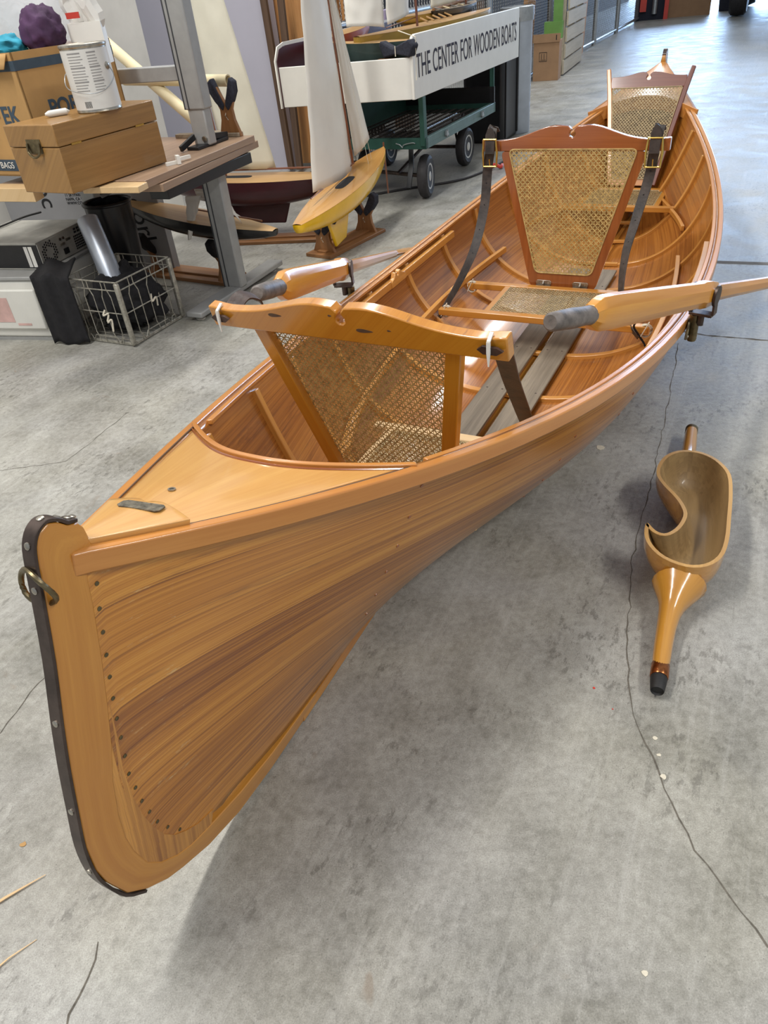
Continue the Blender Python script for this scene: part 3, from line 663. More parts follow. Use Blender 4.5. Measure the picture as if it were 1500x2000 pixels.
MB().bar([FS @ Vector((-.1, -HS + .015, 0)), FS @ Vector((.1, -HS + .015, 0))], .03, .016, up=D3.col[2]).build('bottom_rail', M['rail'], s3)
cane('cane_panel', rpoly([(-.098, -HS + .03), (.098, -HS + .03), (.166, .004), (-.166, .004)], .01), FS @ Matrix.Translation((0, 0, .009)), M['canegrey'], s3, .0155, .0026)

# ------------------------------------------------------------------ oars, pinned into their oarlocks
def oar(side, G, Pn, label):
    o = boat_thing('oar', label, 'oar', 'oars in the oarlocks'); G = Vector(G); Pn = Vector(Pn); d = (Pn - G).normalized(); tip = G + d * ((G.z - .012) / -d.z)
    Lp = (Pn - G).length
    P = [G + d * s_ for s_ in (.155, .17, .19, .25, Lp - .06, Lp - .045, Lp, Lp + .045, Lp + .06, Lp + .3, (tip - G).length - .66)]
    octo = [(.5, .22), (.22, .5), (-.22, .5), (-.5, .22), (-.5, -.22), (-.22, -.5), (.22, -.5), (.5, -.22)]
    MB().sweep(P, octo, (0, 0, 1), scale=[(.036, .040), (.042, .055), (.046, .068), (.048, .072), (.046, .062), (.050, .068), (.050, .068), (.044, .060), (.038, .042), (.036, .038), (.030, .028)]).build('loom', M['oar'], o, bevel=.001)
    gp = [(0, .0), (.0135, .0005), (.0175, .006), (.0185, .03), (.020, .08), (.0185, .13), (.0195, .158), (.012, .165)]
    g_ = MB().lathe([(r * 1.0, z) for r, z in gp], G, d, 18).build('grip', M['grip'], o); g_['label'] = 'worn grey hand grip'
    L_ = (tip - G).length; B = []
    for s_, w_, t_ in ((L_ - .72, .026, .026), (L_ - .60, .05, .018), (L_ - .40, .10, .010), (L_ - .15, .135, .008), (L_ - .01, .13, .006), (L_, .12, .005)):
        p = G + d * s_; sd = d.cross(Vector((0, 0, 1))).normalized(); u2 = sd.cross(d); B.append([p + sd * (w_ / 2 * a) + u2 * (t_ / 2 * b) for a, b in ((1, 0), (.5, 1), (-.5, 1), (-1, 0), (-.5, -1), (.5, -1))])
    MB().rings(B).build('blade', M['oar'], o)
    sd = d.cross(Vector((0, 0, 1))).normalized(); u2 = sd.cross(d).normalized(); c = G + d * Lp
    k = MB()
    for q in (1, -1):
        k.prism([(.019 * math.cos(a), .027 * math.sin(a)) for a in [2 * math.pi * i / 20 for i in range(20)]], c + sd * q * .0255, d, u2, sd * q, .008)
        k.bar([c + sd * q * .029, c + sd * q * .031 - Vector((0, 0, .048)), c + sd * q * .02 - Vector((0, 0, .056))], .022, .006, up=sd)
    k.bar([c + sd * .03 - Vector((0, 0, .052)), c - sd * .03 - Vector((0, 0, .052))], .03, .007)
    k.lathe([(.008, -.03), (.0085, 0)], c - Vector((0, 0, .055)), (0, 0, 1), 12)
    k.build('oarlock', M['iron'], o, bevel=.001)
    return o
oar(-1, (.845, -.328, .648), (1.60, -.543, .442), 'oar on the right of the boat, its grey grip over the middle seat')
oar(1, (.856, .325, .648), (1.60, .541, .442), 'oar on the left of the boat, its grey grip just behind the bow seat')

# ------------------------------------------------------------------ carrying yoke on the floor
yk = thing('carrying_yoke', 'carved wooden carrying yoke with hollow bowl and neck notch lying on the floor', 'yoke')
YO = Vector((.497, .905, 0)); YT = Vector((.929, 1.80, 0)); yd = (YT - YO).normalized(); ys = Vector((yd.y, -yd.x, 0))
def Y(a, s_, z): return YO + yd * a + ys * s_ + Vector((0, 0, z))
OUT = [(.249, .02), (.262, .06), (.30, .088), (.36, .10), (.45, .103), (.55, .104), (.63, .098), (.68, .075), (.71, .045), (.722, .008), (.712, -.03), (.68, -.058), (.63, -.072), (.584, -.070), (.545, -.052), (.51, -.028), (.478, -.010), (.44, .002), (.404, -.002), (.372, -.014), (.352, -.032), (.358, -.052), (.382, -.073), (.34, -.074), (.30, -.060), (.265, -.028)]
def closed_cat(P, k=3):
    P = [Vector(p) for p in P]; n = len(P); out = []
    for i in range(n):
        a, b, c, d = P[i - 1], P[i], P[(i + 1) % n], P[(i + 2) % n]
        for j in range(k):
            t = j / k; out.append(.5 * ((2 * b) + (c - a) * t + (2 * a - 5 * b + 4 * c - d) * t * t + (3 * b - a - 3 * c + d) * t ** 3))
    return out
OC = closed_cat(OUT); nO = len(OC)
def inset(P, d):
    out = []
    for i in range(len(P)):
        t = (P[(i + 1) % len(P)] - P[i - 1]).normalized(); nn = Vector((-t.y, t.x))
        out.append(P[i] + nn * -d if False else P[i] + nn * d)
    return out
area_ = sum(OC[i].x * OC[(i + 1) % nO].y - OC[(i + 1) % nO].x * OC[i].y for i in range(nO))
IC = inset(OC, .0085 if area_ > 0 else -.0085)
def spine(p): return Vector((min(max(p.x, .33), .645), .048 if .34 < p.x < .56 else .02 + .028 * max(0, 1 - min(abs(p.x - .34), abs(p.x - .56)) / .08)))
ZR = .122
def yring(C, k, z): return [Y(*(c * (1 - k) + spine(c) * k), z) for c in C]
R = [yring(IC, k, ZR - .085 * (1 - (1 - k) ** 4.2)) for k in (0, .03, .07, .12, .2, .32, .5, .75, 1)]
m = MB(); m.rings(R, cap=False); m.uv = [None] * len(m.f); m.build('bowl', M['yokein'], yk, grain=yd, angle=60)
R = [yring(OC, k, ZR - .116 * (k / .62) ** .38) for k in (0, .01, .03, .08, .16, .28, .42, .62)]; R.append(yring(OC, 1, .006))
m = MB(); m.rings(R, cap=False); m.uv = [None] * len(m.f); m.build('bowl_shell', M['yoke'], yk, grain=yd, angle=60)
m = MB(); m.rings([yring(OC, 0, ZR), yring(OC, -.0, ZR + .001), yring(IC, 0, ZR + .001), yring(IC, 0, ZR - .001)], cap=False); m.uv = [None] * len(m.f); m.build('rim', M['yokerim'], yk, grain=yd)
def oval(a, hw, z0, z1, s0=0, n=20): return [Y(a, s0 + hw * math.cos(q), (z0 + z1) / 2 + (z1 - z0) / 2 * math.sin(q)) for q in [2 * math.pi * i / n for i in range(n)]]
MB().rings([oval(.035, .0155, .012, .043), oval(.06, .0175, .011, .046), oval(.10, .0185, .011, .050), oval(.14, .0195, .012, .055, .001), oval(.175, .022, .013, .064, .003), oval(.20, .026, .013, .073, .006), oval(.22, .034, .012, .086, .009), oval(.24, .046, .012, .101, .012), oval(.255, .056, .012, .112, .014), oval(.268, .054, .014, .100, .014), oval(.285, .045, .02, .07, .014)]).build('long_handle', M['yoke'], yk, grain=yd, angle=60)
MB().rings([oval(.716, .028, .035, .098, .007), oval(.735, .022, .036, .088, .004), oval(.76, .0195, .037, .078), oval(.85, .0185, .032, .070), oval(.955, .0165, .028, .062)]).build('short_handle', M['yoke'], yk, grain=yd)
MB().lathe([(.0165, 0), (.0178, .002), (.0178, .033), (.0165, .036)], Y(.014, 0, .0255), yd, 24).build('ferrule', M['copper'], yk)['label'] = 'copper ferrule'
MB().lathe([(.0165, 0), (.0175, .002), (.0175, .025), (.014, .028)], Y(.945, 0, .044), yd, 24).build('ferrule', M['bronze'], yk)
MB().lathe([(.004, .004), (.010, .004), (.0125, 0), (.0135, .003), (.0162, .030), (.0165, .036), (.010, .038)], Y(-.020, 0, .024), yd, 24).build('rubber_tip', M['rubber'], yk)

# ------------------------------------------------------------------ desk with a telescoping leg frame
def Rz(a): return Matrix.Rotation(a, 3, 'Z')
dk = thing('workbench', 'grey steel legged workbench with two stacked wood laminate boards for a top', 'bench', (-.39, 3.72, 0), AISLE + .03)
# local x runs along the aisle (0 at the far end), y to the left
dR = Matrix.Rotation(-(AISLE + .03), 3, 'Z')
def dL(x, y, z=0): return dR @ (Vector((x, y, z)) - Vector((-.39, 3.72, 0)))
MB().prism([(0, 0), (0, .80), (-2.2, .80), (-2.2, .55), (-.82, .02)], (0, 0, .60), (1, 0, 0), (0, 1, 0), (0, 0, 1), .026).build('lower_board', M['laminate'], dk, bevel=.002) if False else None
def slab(pts, z0, z1, nm, mat): MB().prism([tuple(dL(*p)[:2]) for p in pts], (0, 0, z0), (1, 0, 0), (0, 1, 0), (0, 0, 1), z1 - z0).build(nm, mat, dk, bevel=.002)
slab([(-.694, 2.969), (-.389, 3.719), (-1.05, 4.08), (-1.46, 3.32)], .600, .628, 'lower_board', M['laminate'])
slab([(-.738, 2.905), (-.396, 3.666), (-.90, 3.93), (-1.25, 3.16)], .630, .658, 'top_board', M['laminate'])
slab([(-.75, 2.83), (-.73, 2.90), (-.95, 3.005), (-.98, 2.93)], .632, .654, 'end_board', M['palelam'])
slab([(-1.20, 3.03), (-1.19, 3.10), (-1.9, 3.47), (-1.93, 3.38)], .602, .652, 'front_edge_board', M['palelam'])
slab([(-.70, 3.05), (-.42, 3.62), (-.50, 3.66), (-.78, 3.09)], .555, .598, 'steel_rail', M['blackplastic'])
slab([(-1.38, 3.40), (-1.08, 3.98), (-1.13, 4.00), (-1.43, 3.43)], .555, .598, 'steel_rail', M['blackplastic'])
fa = dL(-.42, 3.86); fb = dL(-.755, 3.20)
foot = MB().bar([(fb.x, fb.y, .032), (fa.x, fa.y, .032)], .085, .026).build('foot', M['greymetal'], dk, bevel=.006)
for q in (fb.lerp(fa, .06), fb.lerp(fa, .94)): MB().lathe([(.02, 0), (.022, .004), (.008, .008), (.006, .02)], (q.x, q.y, 0), (0, 0, 1), 16).build('levelling_foot', M['whiteplastic'], dk)
fa2 = dL(-1.10, 4.25); fb2 = dL(-1.47, 3.55)
MB().bar([(fb2.x, fb2.y, .032), (fa2.x, fa2.y, .032)], .085, .026).build('foot', M['greymetal'], dk, bevel=.006)
LX, LY = -.592, 3.52; l0 = dL(LX, LY)
lcol = MB().box((l0.x, l0.y, .30), (.058, .098, .52)).build('leg_column', M['greymetal'], dk, bevel=.007)
for k in (-1, 1): MB().box((l0.x - .0, l0.y + k * .012 + .035, .30), (.0605, .006, .515)).build('column_groove', M['dgreymetal'], lcol)
MB().box((l0.x, l0.y, .575), (.10, .06, .045)).build('leg_bracket', M['blackplastic'], dk, bevel=.004)
for k in (0, 1): MB().lathe([(.011, 0), (.011, .008), (.006, .009)], (l0.x - .031, l0.y - .02, .545 + .0 * k), (-1, 0, 0), 6).build('bolt', M['nickel'], dk)
l2 = dL(-1.26, 3.87); MB().box((l2.x, l2.y, .30), (.058, .09, .52)).build('leg_column', M['greymetal'], dk, bevel=.007)
# upright frame standing on the boards
uf = thing('column_frame', 'upright grey telescoping steel column with a crossbar, standing on the workbench', 'metal frame', (LX, LY, 0), AISLE + .03)
MB().box((0, 0, .735), (.052, .082, .14)).build('inner_column', M['greymetal'], uf, bevel=.006)
oc = MB().box((0, 0, 1.16), (.064, .100, .72)).build('outer_column', M['greymetal'], uf, bevel=.007)
for k in (-1, 1): MB().box((-.0, .036 + k * .010, 1.16), (.0665, .006, .715)).build('column_groove', M['dgreymetal'], oc)
MB().prism([(-.10, -.03), (.13, -.03), (.13, .03), (-.10, .03)], (0, 0, .659), (1, 0, 0), (0, 1, 0), (0, 0, 1), .012).build('foot_plate', M['blackplastic'], uf, bevel=.002)
MB().bar([(-.14, .03, .672), (-.035, .03, .700)], .012, .022).build('plate_arm', M['blackplastic'], uf); MB().bar([(.03, .0, .69), (.15, .0, .676)], .03, .022).build('plate_arm', M['blackplastic'], uf)
MB().lathe([(.012, 0), (.012, .008), (.007, .009)], (-.027, -.02, .69), (-1, 0, 0), 6).build('bolt', M['nickel'], uf)
MB().box((0, .40, .935), (.05, .72, .055)).build('crossbar', M['greymetal'], uf, bevel=.004)
MB().box((.036, -.03, .90), (.012, .016, .05)).build('clip', M['blackplastic'], uf)

# --- things on the workbench
bx = thing('wooden_box', 'old varnished wooden box with a brass drop handle, on the workbench', 'box', (-.968, 2.790, .6585), math.atan2(.857, .515))
# local x: long side, y: left (the short end faces the camera)
MB().box2((0, 0, .002), (.50, .245, .150)).build('box_body', M['box'], bx, bevel=.003)
MB().box2((-.001, -.001, .152), (.501, .246, .222)).build('box_lid', M['box'], bx, bevel=.004)
h_ = MB().box((-.002, .115, .155), (.004, .07, .045)).build('handle_plate', M['bronze'], bx, bevel=.001)
MB().tube(cat([(-.006, .145, .165), (-.012, .142, .135), (-.014, .115, .122), (-.012, .088, .135), (-.006, .085, .165)], 5), .004, 8).build('drop_handle', M['bronze'], h_)
for x in (.08, .40): MB().box((x, -.001, .151), (.045, .003, .006)).build('hinge', M['brass'], bx)
can = thing('paint_can', 'white labelled metal paint can with wire bail, standing on the old wooden box', 'can', (-.868, 3.055, .8815), .3)
MB().lathe([(.078, 0), (.080, .003), (.079, .006), (.079, .194), (.082, .198), (.082, .204), (.078, .206), (.070, .202), (.066, .200), (.0, .200)], n=40).build('can_body', M['nickel'], can)
MB().lathe([(.0795, .010), (.0797, .190)], n=40).build('label_wrap', M['canlabel'], can)
lab = can
def arc_patch(a0, a1, z0, z1, mat, nm, r=.0801, par=None):
    MB().grid(lambda u, v: (r * math.cos(a0 + (a1 - a0) * u), r * math.sin(a0 + (a1 - a0) * u), z0 + (z1 - z0) * v), 6, 1).build(nm, mat, par or can, fix=False)
A0 = math.radians(-145)
for col, (a0, a1) in enumerate(((A0 + .12, A0 + .85), (A0 + 1.0, A0 + 1.5))):
    for r_ in range(14):
        z = .178 - r_ * .0085
        arc_patch(a0, a0 + (a1 - a0) * random.uniform(.75, 1), z, z + .0022 + .002 * (r_ % 5 == 0), M['inkgrey'], 'print_line')
for k in range(7): arc_patch(A0 + .35 + k * .045, A0 + .35 + k * .045 + .02, .016, .036, M['blackink'], 'barcode_bar')
MB().tube(cat([(-.062, .056, .135), (-.088, .02, .110), (-.086, -.04, .078), (-.03, -.092, .062), (.03, -.09, .066), (.075, -.05, .10), (.066, -.055, .14)], 6), .0016, 6).build('wire_bail', M['galv'], can)
for s_ in ((-.062, .056), (.066, -.052)): MB().lathe([(.012, -.003), (.012, .001), (.006, .004)], (s_[0] * .97, s_[1] * .97, .135), (s_[0], s_[1], 0), 14).build('bail_ear', M['nickel'], can)
tag(MB().lathe([(.004, 0), (.010, .012), (.011, .016), (.011, .075), (.001, .088)], (-1.045, 2.985, .892), (.85, .5, 0), 14).build('caulk_tube', M['canlabel']), 'small squeezed metal tube lying on the lid of the old wooden box', 'tube')
cb = thing('cardboard_box', 'open brown cardboard box with a dark blue band, on the workbench behind the wooden box', 'cardboard box', (-1.167, 3.18, .6585), math.atan2(.857, .515))
cw, cdp, chh = .50, .42, .420
def thin(a, b, nm, mat, par, **k): return MB().box2(a, b).build(nm, mat, par, **k)
for a, b in (((0, 0, 0), (cw, .006, chh)), ((0, cdp, 0), (cw, cdp - .006, chh)), ((0, 0, 0), (.006, cdp, chh)), ((cw, 0, 0), (cw - .006, cdp, chh)), ((0, 0, 0), (cw, cdp, .006))): thin(a, b, 'carton_wall', M['card'], cb)
thin((0, -.0015, .362), (cw, 0, .394), 'printed_band', M['navyink'], cb); thin((-.0015, 0, .362), (0, cdp, .394), 'printed_band', M['navyink'], cb)
text('PORT', .078, M['navyink'], frame((.095, -.001, .200), (1, 0, 0), (0, 0, 1)), 'lettering', cb, 1.0, .0006, 'LEFT', .002)
text('EK', .085, M['navyink'], frame((-.001, .162, .190), (0, -1, 0), (0, 0, 1)), 'lettering', cb, 1.0, .0006, 'LEFT', .002)
thin((-.0015, .17, .020), (0, cdp, .062), 'printed_band', M['navyink'], cb); text('BAGS', .034, M['white'], frame((-.003, .275, .030), (0, -1, 0), (0, 0, 1)), 'lettering', cb)
MB().box((-.0012, .20, .28), (.001, .05, .14)).build('tape_strip', M['card2'], cb)
MB().grid(lambda u, v: (-.004 - .03 * v, cdp * (.05 + .9 * u), chh - .002 - .045 * v), 4, 3).build('carton_flap', M['card'], cb, solid=.004)

def blob(name, mat, c, r, label, cat_, seed=0, amp=.35, group=None, rough=3.0, flat=0):
    m = MB(); V = []; F = []; n, k = 26, 36
    def fn(u, v):
        th = math.pi * u; ph = 2 * math.pi * v; d = Vector((math.sin(th) * math.cos(ph), math.sin(th) * math.sin(ph), math.cos(th)))
        q = 1 + amp * noise.noise(d * rough + Vector((seed, seed, 0))) + amp * .5 * noise.noise(d * rough * 2.7 + Vector((0, seed, 9))) + amp * .3 * abs(noise.noise(d * rough * 5.1))
        p = Vector((d.x * r[0] * q, d.y * r[1] * q, d.z * r[2] * q)) + Vector(c)
        if p.z < flat: p.z = flat + (p.z - flat) * .03
        return p
    o = m.grid(fn, n, k).build(name, mat, angle=80)
    return tag(o, label, cat_, group)
blob('cloth_bundle', M['purple'], (-1.105, 3.42, 1.125), (.078, .08, .085), 'purple crumpled cloth in the open cardboard box', 'cloth', 3, .2, flat=1.0)
blob('cloth_bundle', M['teal'], (-1.27, 3.40, 1.085), (.09, .08, .045), 'bright teal cloth in the open cardboard box, beside the purple cloth', 'cloth', 7, .25, flat=1.0)
m = MB(); m.grid(lambda u, v: Vector((-1.50 + .50 * u, 3.52 + .10 * u + .03 * math.sin(7 * u + 3 * v) + .03 * v, 1.02 + .40 * v + .02 * math.sin(5 * u))), 30, 16)
tag(m.build('plastic_bag', M['bag'], angle=80, solid=.001), 'tall clear plastic bag standing in the cardboard box behind the cloths', 'bag')
pk = thing('paper_packet', 'crumpled white packet behind the paint can', 'packet', (-.985, 3.50, 1.00))
blobp = MB().grid(lambda u, v: Vector((-.03 + .13 * u + .012 * math.sin(9 * v), .04 * math.sin(6 * u) + .02 * v, .10 + .20 * v + .02 * math.sin(8 * u))), 8, 8).build('packet_body', M['canlabel'], pk, solid=.02, smooth=False)
MB().box((.03, -.01, .07), (.13, .06, .14)).build('packet_card', M['white'], pk); MB().box((.0, -.045, .165), (.05, .01, .02)).build('red_print', M['redplastic'], pk)

def pipe(name, a, b, r, mat, label, cat_, group=None, wall_=.005):
    a = Vector(a); b = Vector(b); ax = (b - a); L_ = ax.length
    return tag(MB().lathe([(r - wall_, .002), (r, 0), (r, L_), (r - wall_, L_), (r - wall_, .002)], a, ax, 28).build(name, mat), label, cat_, group)
pipe('cardboard_tube', (-1.12, 4.30, 1.06), (-.625, 3.72, .706), .026, M['cream'], 'cream cardboard tube sloping down behind the grey steel column', 'tube')
pipe('cardboard_tube', (-1.00, 4.05, .896), (-.475, 3.74, .872), .024, M['cream'], 'cream cardboard tube resting level in the padded cradle on the workbench', 'tube')
def cradle_up(par, x, w_, h, pad, mat, padmat, y0=0, z0=0, open_=.5):
    """upright of a boat stand: waisted board with a vee top and padded horns; board in the y-z plane at x"""
    pl = [(-w_ * .5, 0), (w_ * .5, 0), (w_ * .30, h * .30), (w_ * .27, h * .48), (w_ * .42, h * .66), (w_ * .55, h * .92), (w_ * .40, h), (w_ * .20, h * .80), (0, h * .60), (-w_ * .20, h * .80), (-w_ * .40, h), (-w_ * .55, h * .92), (-w_ * .42, h * .66), (-w_ * .27, h * .48), (-w_ * .30, h * .30)]
    u_ = MB().prism(pl, (x - .009, y0, z0), (0, 1, 0), (0, 0, 1), (1, 0, 0), .018).build('upright', mat, par, grain=(0, 0, 1), bevel=.002)
    for s_ in (-1, 1):
        P = [(s_ * w_ * .02, h * .56), (s_ * w_ * .40, h * 1.03), (s_ * w_ * .60, h * .96), (s_ * w_ * .58, h * .78), (s_ * w_ * .40, h * .62), (s_ * w_ * .12, h * .46)]
        MB().prism(P, (x - pad / 2, y0, z0), (0, 1, 0), (0, 0, 1), (1, 0, 0), pad).build('pad', padmat, u_, bevel=.006)
    MB().tube([(x, y0, z0 + h * .5), (x - .012, y0 + .006, z0 + h * .38), (x - .01, y0 - .004, z0 + h * .3)], .002, 5).build('tie_cord', M['string'], u_)
dc = thing('boat_cradle', 'small wooden cradle with navy padded horns, on the far end of the workbench', 'cradle', (-.50, 3.70, .6585), AISLE + .05)
MB().box2((-.02, -.05, 0), (.02, .30, .016)).build('base_board', M['oldply'], dc, bevel=.002)
cradle_up(dc, 0, .115, .225, .035, M['stand'], M['felt'], 0, .0)
tag(MB().box2((0, 0, 0), (.10, .14, .012)).build('plywood_scrap', M['oldply'], bevel=.001), 'small plywood scrap lying on the workbench beside the steel column', 'scrap')
bpy.data.objects['plywood_scrap'].location = (-.66, 3.70, .6585)
pc_ = thing('plastic_clip', 'white plastic clip fitting on the workbench edge by the wooden box', 'clip', (-.70, 3.14, .6585), .4)
MB().bar([(0, 0, .006), (.05, .01, .006), (.055, .03, .012), (.11, .05, .012)], .012, .012).build('clip_arm', M['whiteplastic'], pc_); MB().box((.05, .0, .016), (.014, .03, .03)).build('clip_tab', M['whiteplastic'], pc_)

# --- under the workbench
wc = thing('white_case', 'low white enamelled appliance case on the floor at the left edge', 'appliance', (-1.345, 3.157, 0), math.atan2(.10, -.33) )
# local x to the left along the front, y negative = away
MB().box2((0, 0, .012), (.60, -.40, .272)).build('case_body', M['whitecase'], wc, bevel=.012)
MB().box2((-.006, .006, .272), (.61, -.41, .288)).build('case_top', M['greymetal'], wc, bevel=.004)
MB().box2((.05, 0, .055), (.55, .014, .235)).build('front_panel', M['whitecase'], wc, bevel=.012)
MB().box2((0, .002, .0), (.60, -.39, .013)).build('case_base', M['greymetal'], wc)
MB().box2((.20, .0145, .09), (.30, .0155, .20)).build('pink_stain', plain('pink_stain', (214, 176, 168), .6, 0, .15, 10), wc)
MB().box2((.12, .0145, .075), (.19, .0155, .085)).build('pink_stain', bpy.data.materials['pink_stain'], wc)
pc = thing('desktop_computer', 'dusty black and silver desktop computer lying on the white case', 'computer', (-1.352, 3.245, .289), math.atan2(.13, -.36))
# x left along its black side; -y away along the rear panel?
MB().box2((0, 0, .0), (.42, -.36, .112)).build('computer_body', M['blackplastic'], pc, bevel=.002)
MB().box2((-.001, .001, .104), (.42, -.361, .113)).build('top_cover', M['greycase'], pc, bevel=.002)
MB().box2((-.001, .001, .0), (.42, -.361, .006)).build('bottom_cover', M['greycase'], pc, bevel=.002)
rp = MB().box2((-.004, -.002, .004), (0, -.358, .106)).build('rear_panel', M['greycase'], pc)
V = MB()
for i in range(8):
    for j in range(8):
        y = -.022 - i * .0125; z = .012 + j * .0115 + (i % 2) * .0057
        if (i - 3.5) ** 2 + (j - 3.5) ** 2 > 17 or (i - 3.5) ** 2 + (j - 3.5) ** 2 < 3: continue
        V.lathe([(.0048, 0), (.0048, .0008)], (-.0042, y, z), (-1, 0, 0), 6)
V.build('fan_grille', M['blackink'], rp)
V = MB()
for i in range(8):
    for j in range(6): V.box((-.0045, -.245 - i * .0125, .016 + j * .0105), (.001, .0095, .0075))
for i in range(3):
    for j in range(2): V.box((-.0045, -.262 - i * .022, .085 + j * .0125), (.001, .016, .009))
V.build('vent_grille', M['blackink'], rp)
MB().box((-.006, -.168, .030), (.006, .030, .024)).build('power_socket', M['blackplastic'], rp)
for y, z in ((-.150, .085), (-.172, .085)): MB().lathe([(.006, 0), (.006, .004), (.003, .005)], (-.004, y, z), (-1, 0, 0), 12).build('port', M['iron'], rp)
for y, z in ((-.155, .062), (-.20, .072)): MB().box((-.006, y, z), (.004, .030, .010)).build('port', M['nickel'], rp)
MB().box2((.025, .001, .012), (.045, .0025, .098)).build('sticker', M['white'], pc); MB().box2((.050, .001, .012), (.068, .0025, .098)).build('sticker', M['canlabel'], pc)
tag(MB().tube(cat([(-1.75, 3.36, .409), (-1.64, 3.55, .409), (-1.56, 3.72, .411), (-1.50, 3.80, .409)], 6), .0045, 8).build('power_cable', M['rubber']), 'black cable lying across the top of the desktop computer', 'cable')

def crate(name, label, O, rz, w_, d, h):
    t = thing(name, label, 'crate', O, rz, None); r = .0028
    def rect(z, e=0, rr=.003): return MB().tube([(-e, -e, z), (w_ + e, -e, z), (w_ + e, d + e, z), (-e, d + e, z)], rr, 6, closed=True)
    for z, rr in ((h, .0035), (h - .035, .0028), (h * .52, .0028), (.012, .0045), (.0065, .0045)): rect(z, 0 if z > .05 else -.004, rr).build('wire_hoop', M['wire'], t)
    for side in range(4):
        n = 6; V = MB(); L_ = w_ if side % 2 == 0 else d
        def pt(a, z, o=0):
            return {0: (a, -o, z), 1: (w_ + o, a, z), 2: (a, d + o, z), 3: (-o, a, z)}[side]
        for i in range(1, n):
            a = L_ * i / n; k = L_ / n * .28 * (1 if i % 2 else -1)
            V.tube([pt(a + k, h), pt(a + k, h - .03), pt(a, h - .065), pt(a, .05), pt(a + k * .6, .03), pt(a + k * .6, .008)], .0022, 5)
        V.tube([pt(L_ * .14, .036), pt(L_ * .2, .036), pt(L_ * .24, .012), pt(L_ * .3, .036), pt(L_ * .7, .036), pt(L_ * .76, .012), pt(L_ * .8, .036), pt(L_ * .86, .036)], .0024, 5)
        V.build('wire_side', M['wire'], t)
    for x, y in ((0, 0), (w_, 0), (w_, d), (0, d)): MB().box((x, y, h / 2 + .004), (.020, .020, h - .012)).build('corner_post', M['wire'], t, bevel=.006)
    V = MB()
    for i in range(1, 8): V.tube([(w_ * i / 8, 0, .008), (w_ * i / 8, d, .008)], .002, 4)
    V.build('wire_floor', M['wire'], t); return t
crate('wire_crate', 'dusty wire milk crate on the floor under the workbench', (-.985, 2.985, 0), math.atan2(.855, .485) , .33, .30, .278)
blob('black_jacket', M['black'], (-1.03, 3.225, .135), (.145, .150, .125), 'black cloth stuffed in the wire crate', 'cloth', 11, .3, flat=.014)
# black cloth hanging over between the white case and the crate
m = MB(); m.grid(lambda u, v: Vector((-1.37 + .17 * u, 3.115 - .05 * u + .006 * math.sin(14 * u) + .16 * max(0, v - .62) * 2.6, .004 + .30 * min(v, .62) / .62 + .05 * max(0, v - .62) + .01 * math.sin(9 * u + 5 * v))), 24, 24)
tag(m.build('black_coat', M['black'], angle=80, solid=.008), 'black coat draped to the floor between the white case and the wire crate', 'coat')
pipe('metal_tube', (-1.02, 3.13, .10), (-1.145, 3.37, .445), .046, M['silver'], 'shiny silver metal tube standing in the wire crate', 'tube', wall_=.002)
tag(MB().tube(cat([(-1.075, 3.025, .16), (-1.085, 3.015, .14), (-1.062, 3.015, .145), (-1.075, 3.01, .11), (-1.055, 3.01, .12), (-1.062, 3.008, .07)], 5), .004, 6).build('cord_hank', M['string']), 'white cord hank against the front wires of the crate', 'cord')
tag(MB().tube(cat([(-.90, 3.14, .17), (-.90, 3.13, .14), (-.885, 3.15, .15), (-.89, 3.16, .11)], 5), .004, 6).build('cord_hank', M['string']), 'white cord loop against the right side wires of the crate', 'cord')
bb_ = thing('black_bin', 'black ribbed plastic bin behind the silver tube', 'bin', (-1.10, 3.56, .0), AISLE + .1)
V = MB(); n = 28
V.rings([[(.092 * k * math.cos(a) * (1 + .03 * math.cos(9 * a)), .10 * k * math.sin(a) * (1 + .03 * math.cos(9 * a)), z) for a in [2 * math.pi * i / 72 for i in range(72)]] for k, z in ((.86, 0), (.9, .05), (1.06, .47), (.98, .47), (.9, .1))]).build('bin_body', M['blackplastic'], bb_)
MB().tube([(.099 * math.cos(a), .107 * math.sin(a), .47) for a in [2 * math.pi * i / 32 for i in range(32)]], .008, 8, closed=True).build('bin_rim', M['blackplastic'], bb_)
gc = thing('grey_cork_box', 'grey printed box with large cork lettering, leaning under the workbench', 'box', (-1.02, 3.98, 0), math.atan2(.30, -.95))
gb = MB().box2((-.05, -.06, .0), (.90, 0, .56)).build('box_body', plain('grey_carton', (150, 150, 152), .8, 0, .05, 6), gc, bevel=.003)
text('cork', .140, M['blackink'], frame((.125, .0015, .385), (-.1, 0, -1), (-1, 0, .1)), 'lettering', gc, 1.0)
text('oc', .130, M['blackink'], frame((.64, .0015, .475), (-.05, 0, -1), (-1, 0, .05)), 'lettering', gc, 1.0)
for i, s_ in enumerate(('11 SKYPARK ROAD SUIT', 'NAPA, CA 94558', 'WWW.CORKSCORE.COM')): text(s_, .021, M['blackink'], frame((.48, .0015, .405 - .020 * i), (-1, 0, 0), (0, 0, 1)), 'lettering', gc, .9)
MB().box2((.66, .001, .44), (.82, .002, .46)).build('printed_bar', M['darkink'], gc); MB().box2((.66, .001, .39), (.82, .002, .425)).build('printed_bar', M['darkink'], gc)
cc_ = thing('clamp', 'grey metal crank clamp hanging under the workbench top', 'clamp', (-.99, 3.15, .575), .35)
MB().bar([(0, 0, 0), (.06, .005, .015)], .02, .016).build('crank_arm', M['dgreymetal'], cc_, bevel=.003); MB().bar([(.06, .005, .017), (.14, .012, .017)], .03, .022).build('crank_handle', M['galv'], cc_, bevel=.008)
MB().box((.10, .02, .016), (.02, .03, .02)).build('mount', M['blackplastic'], cc_)

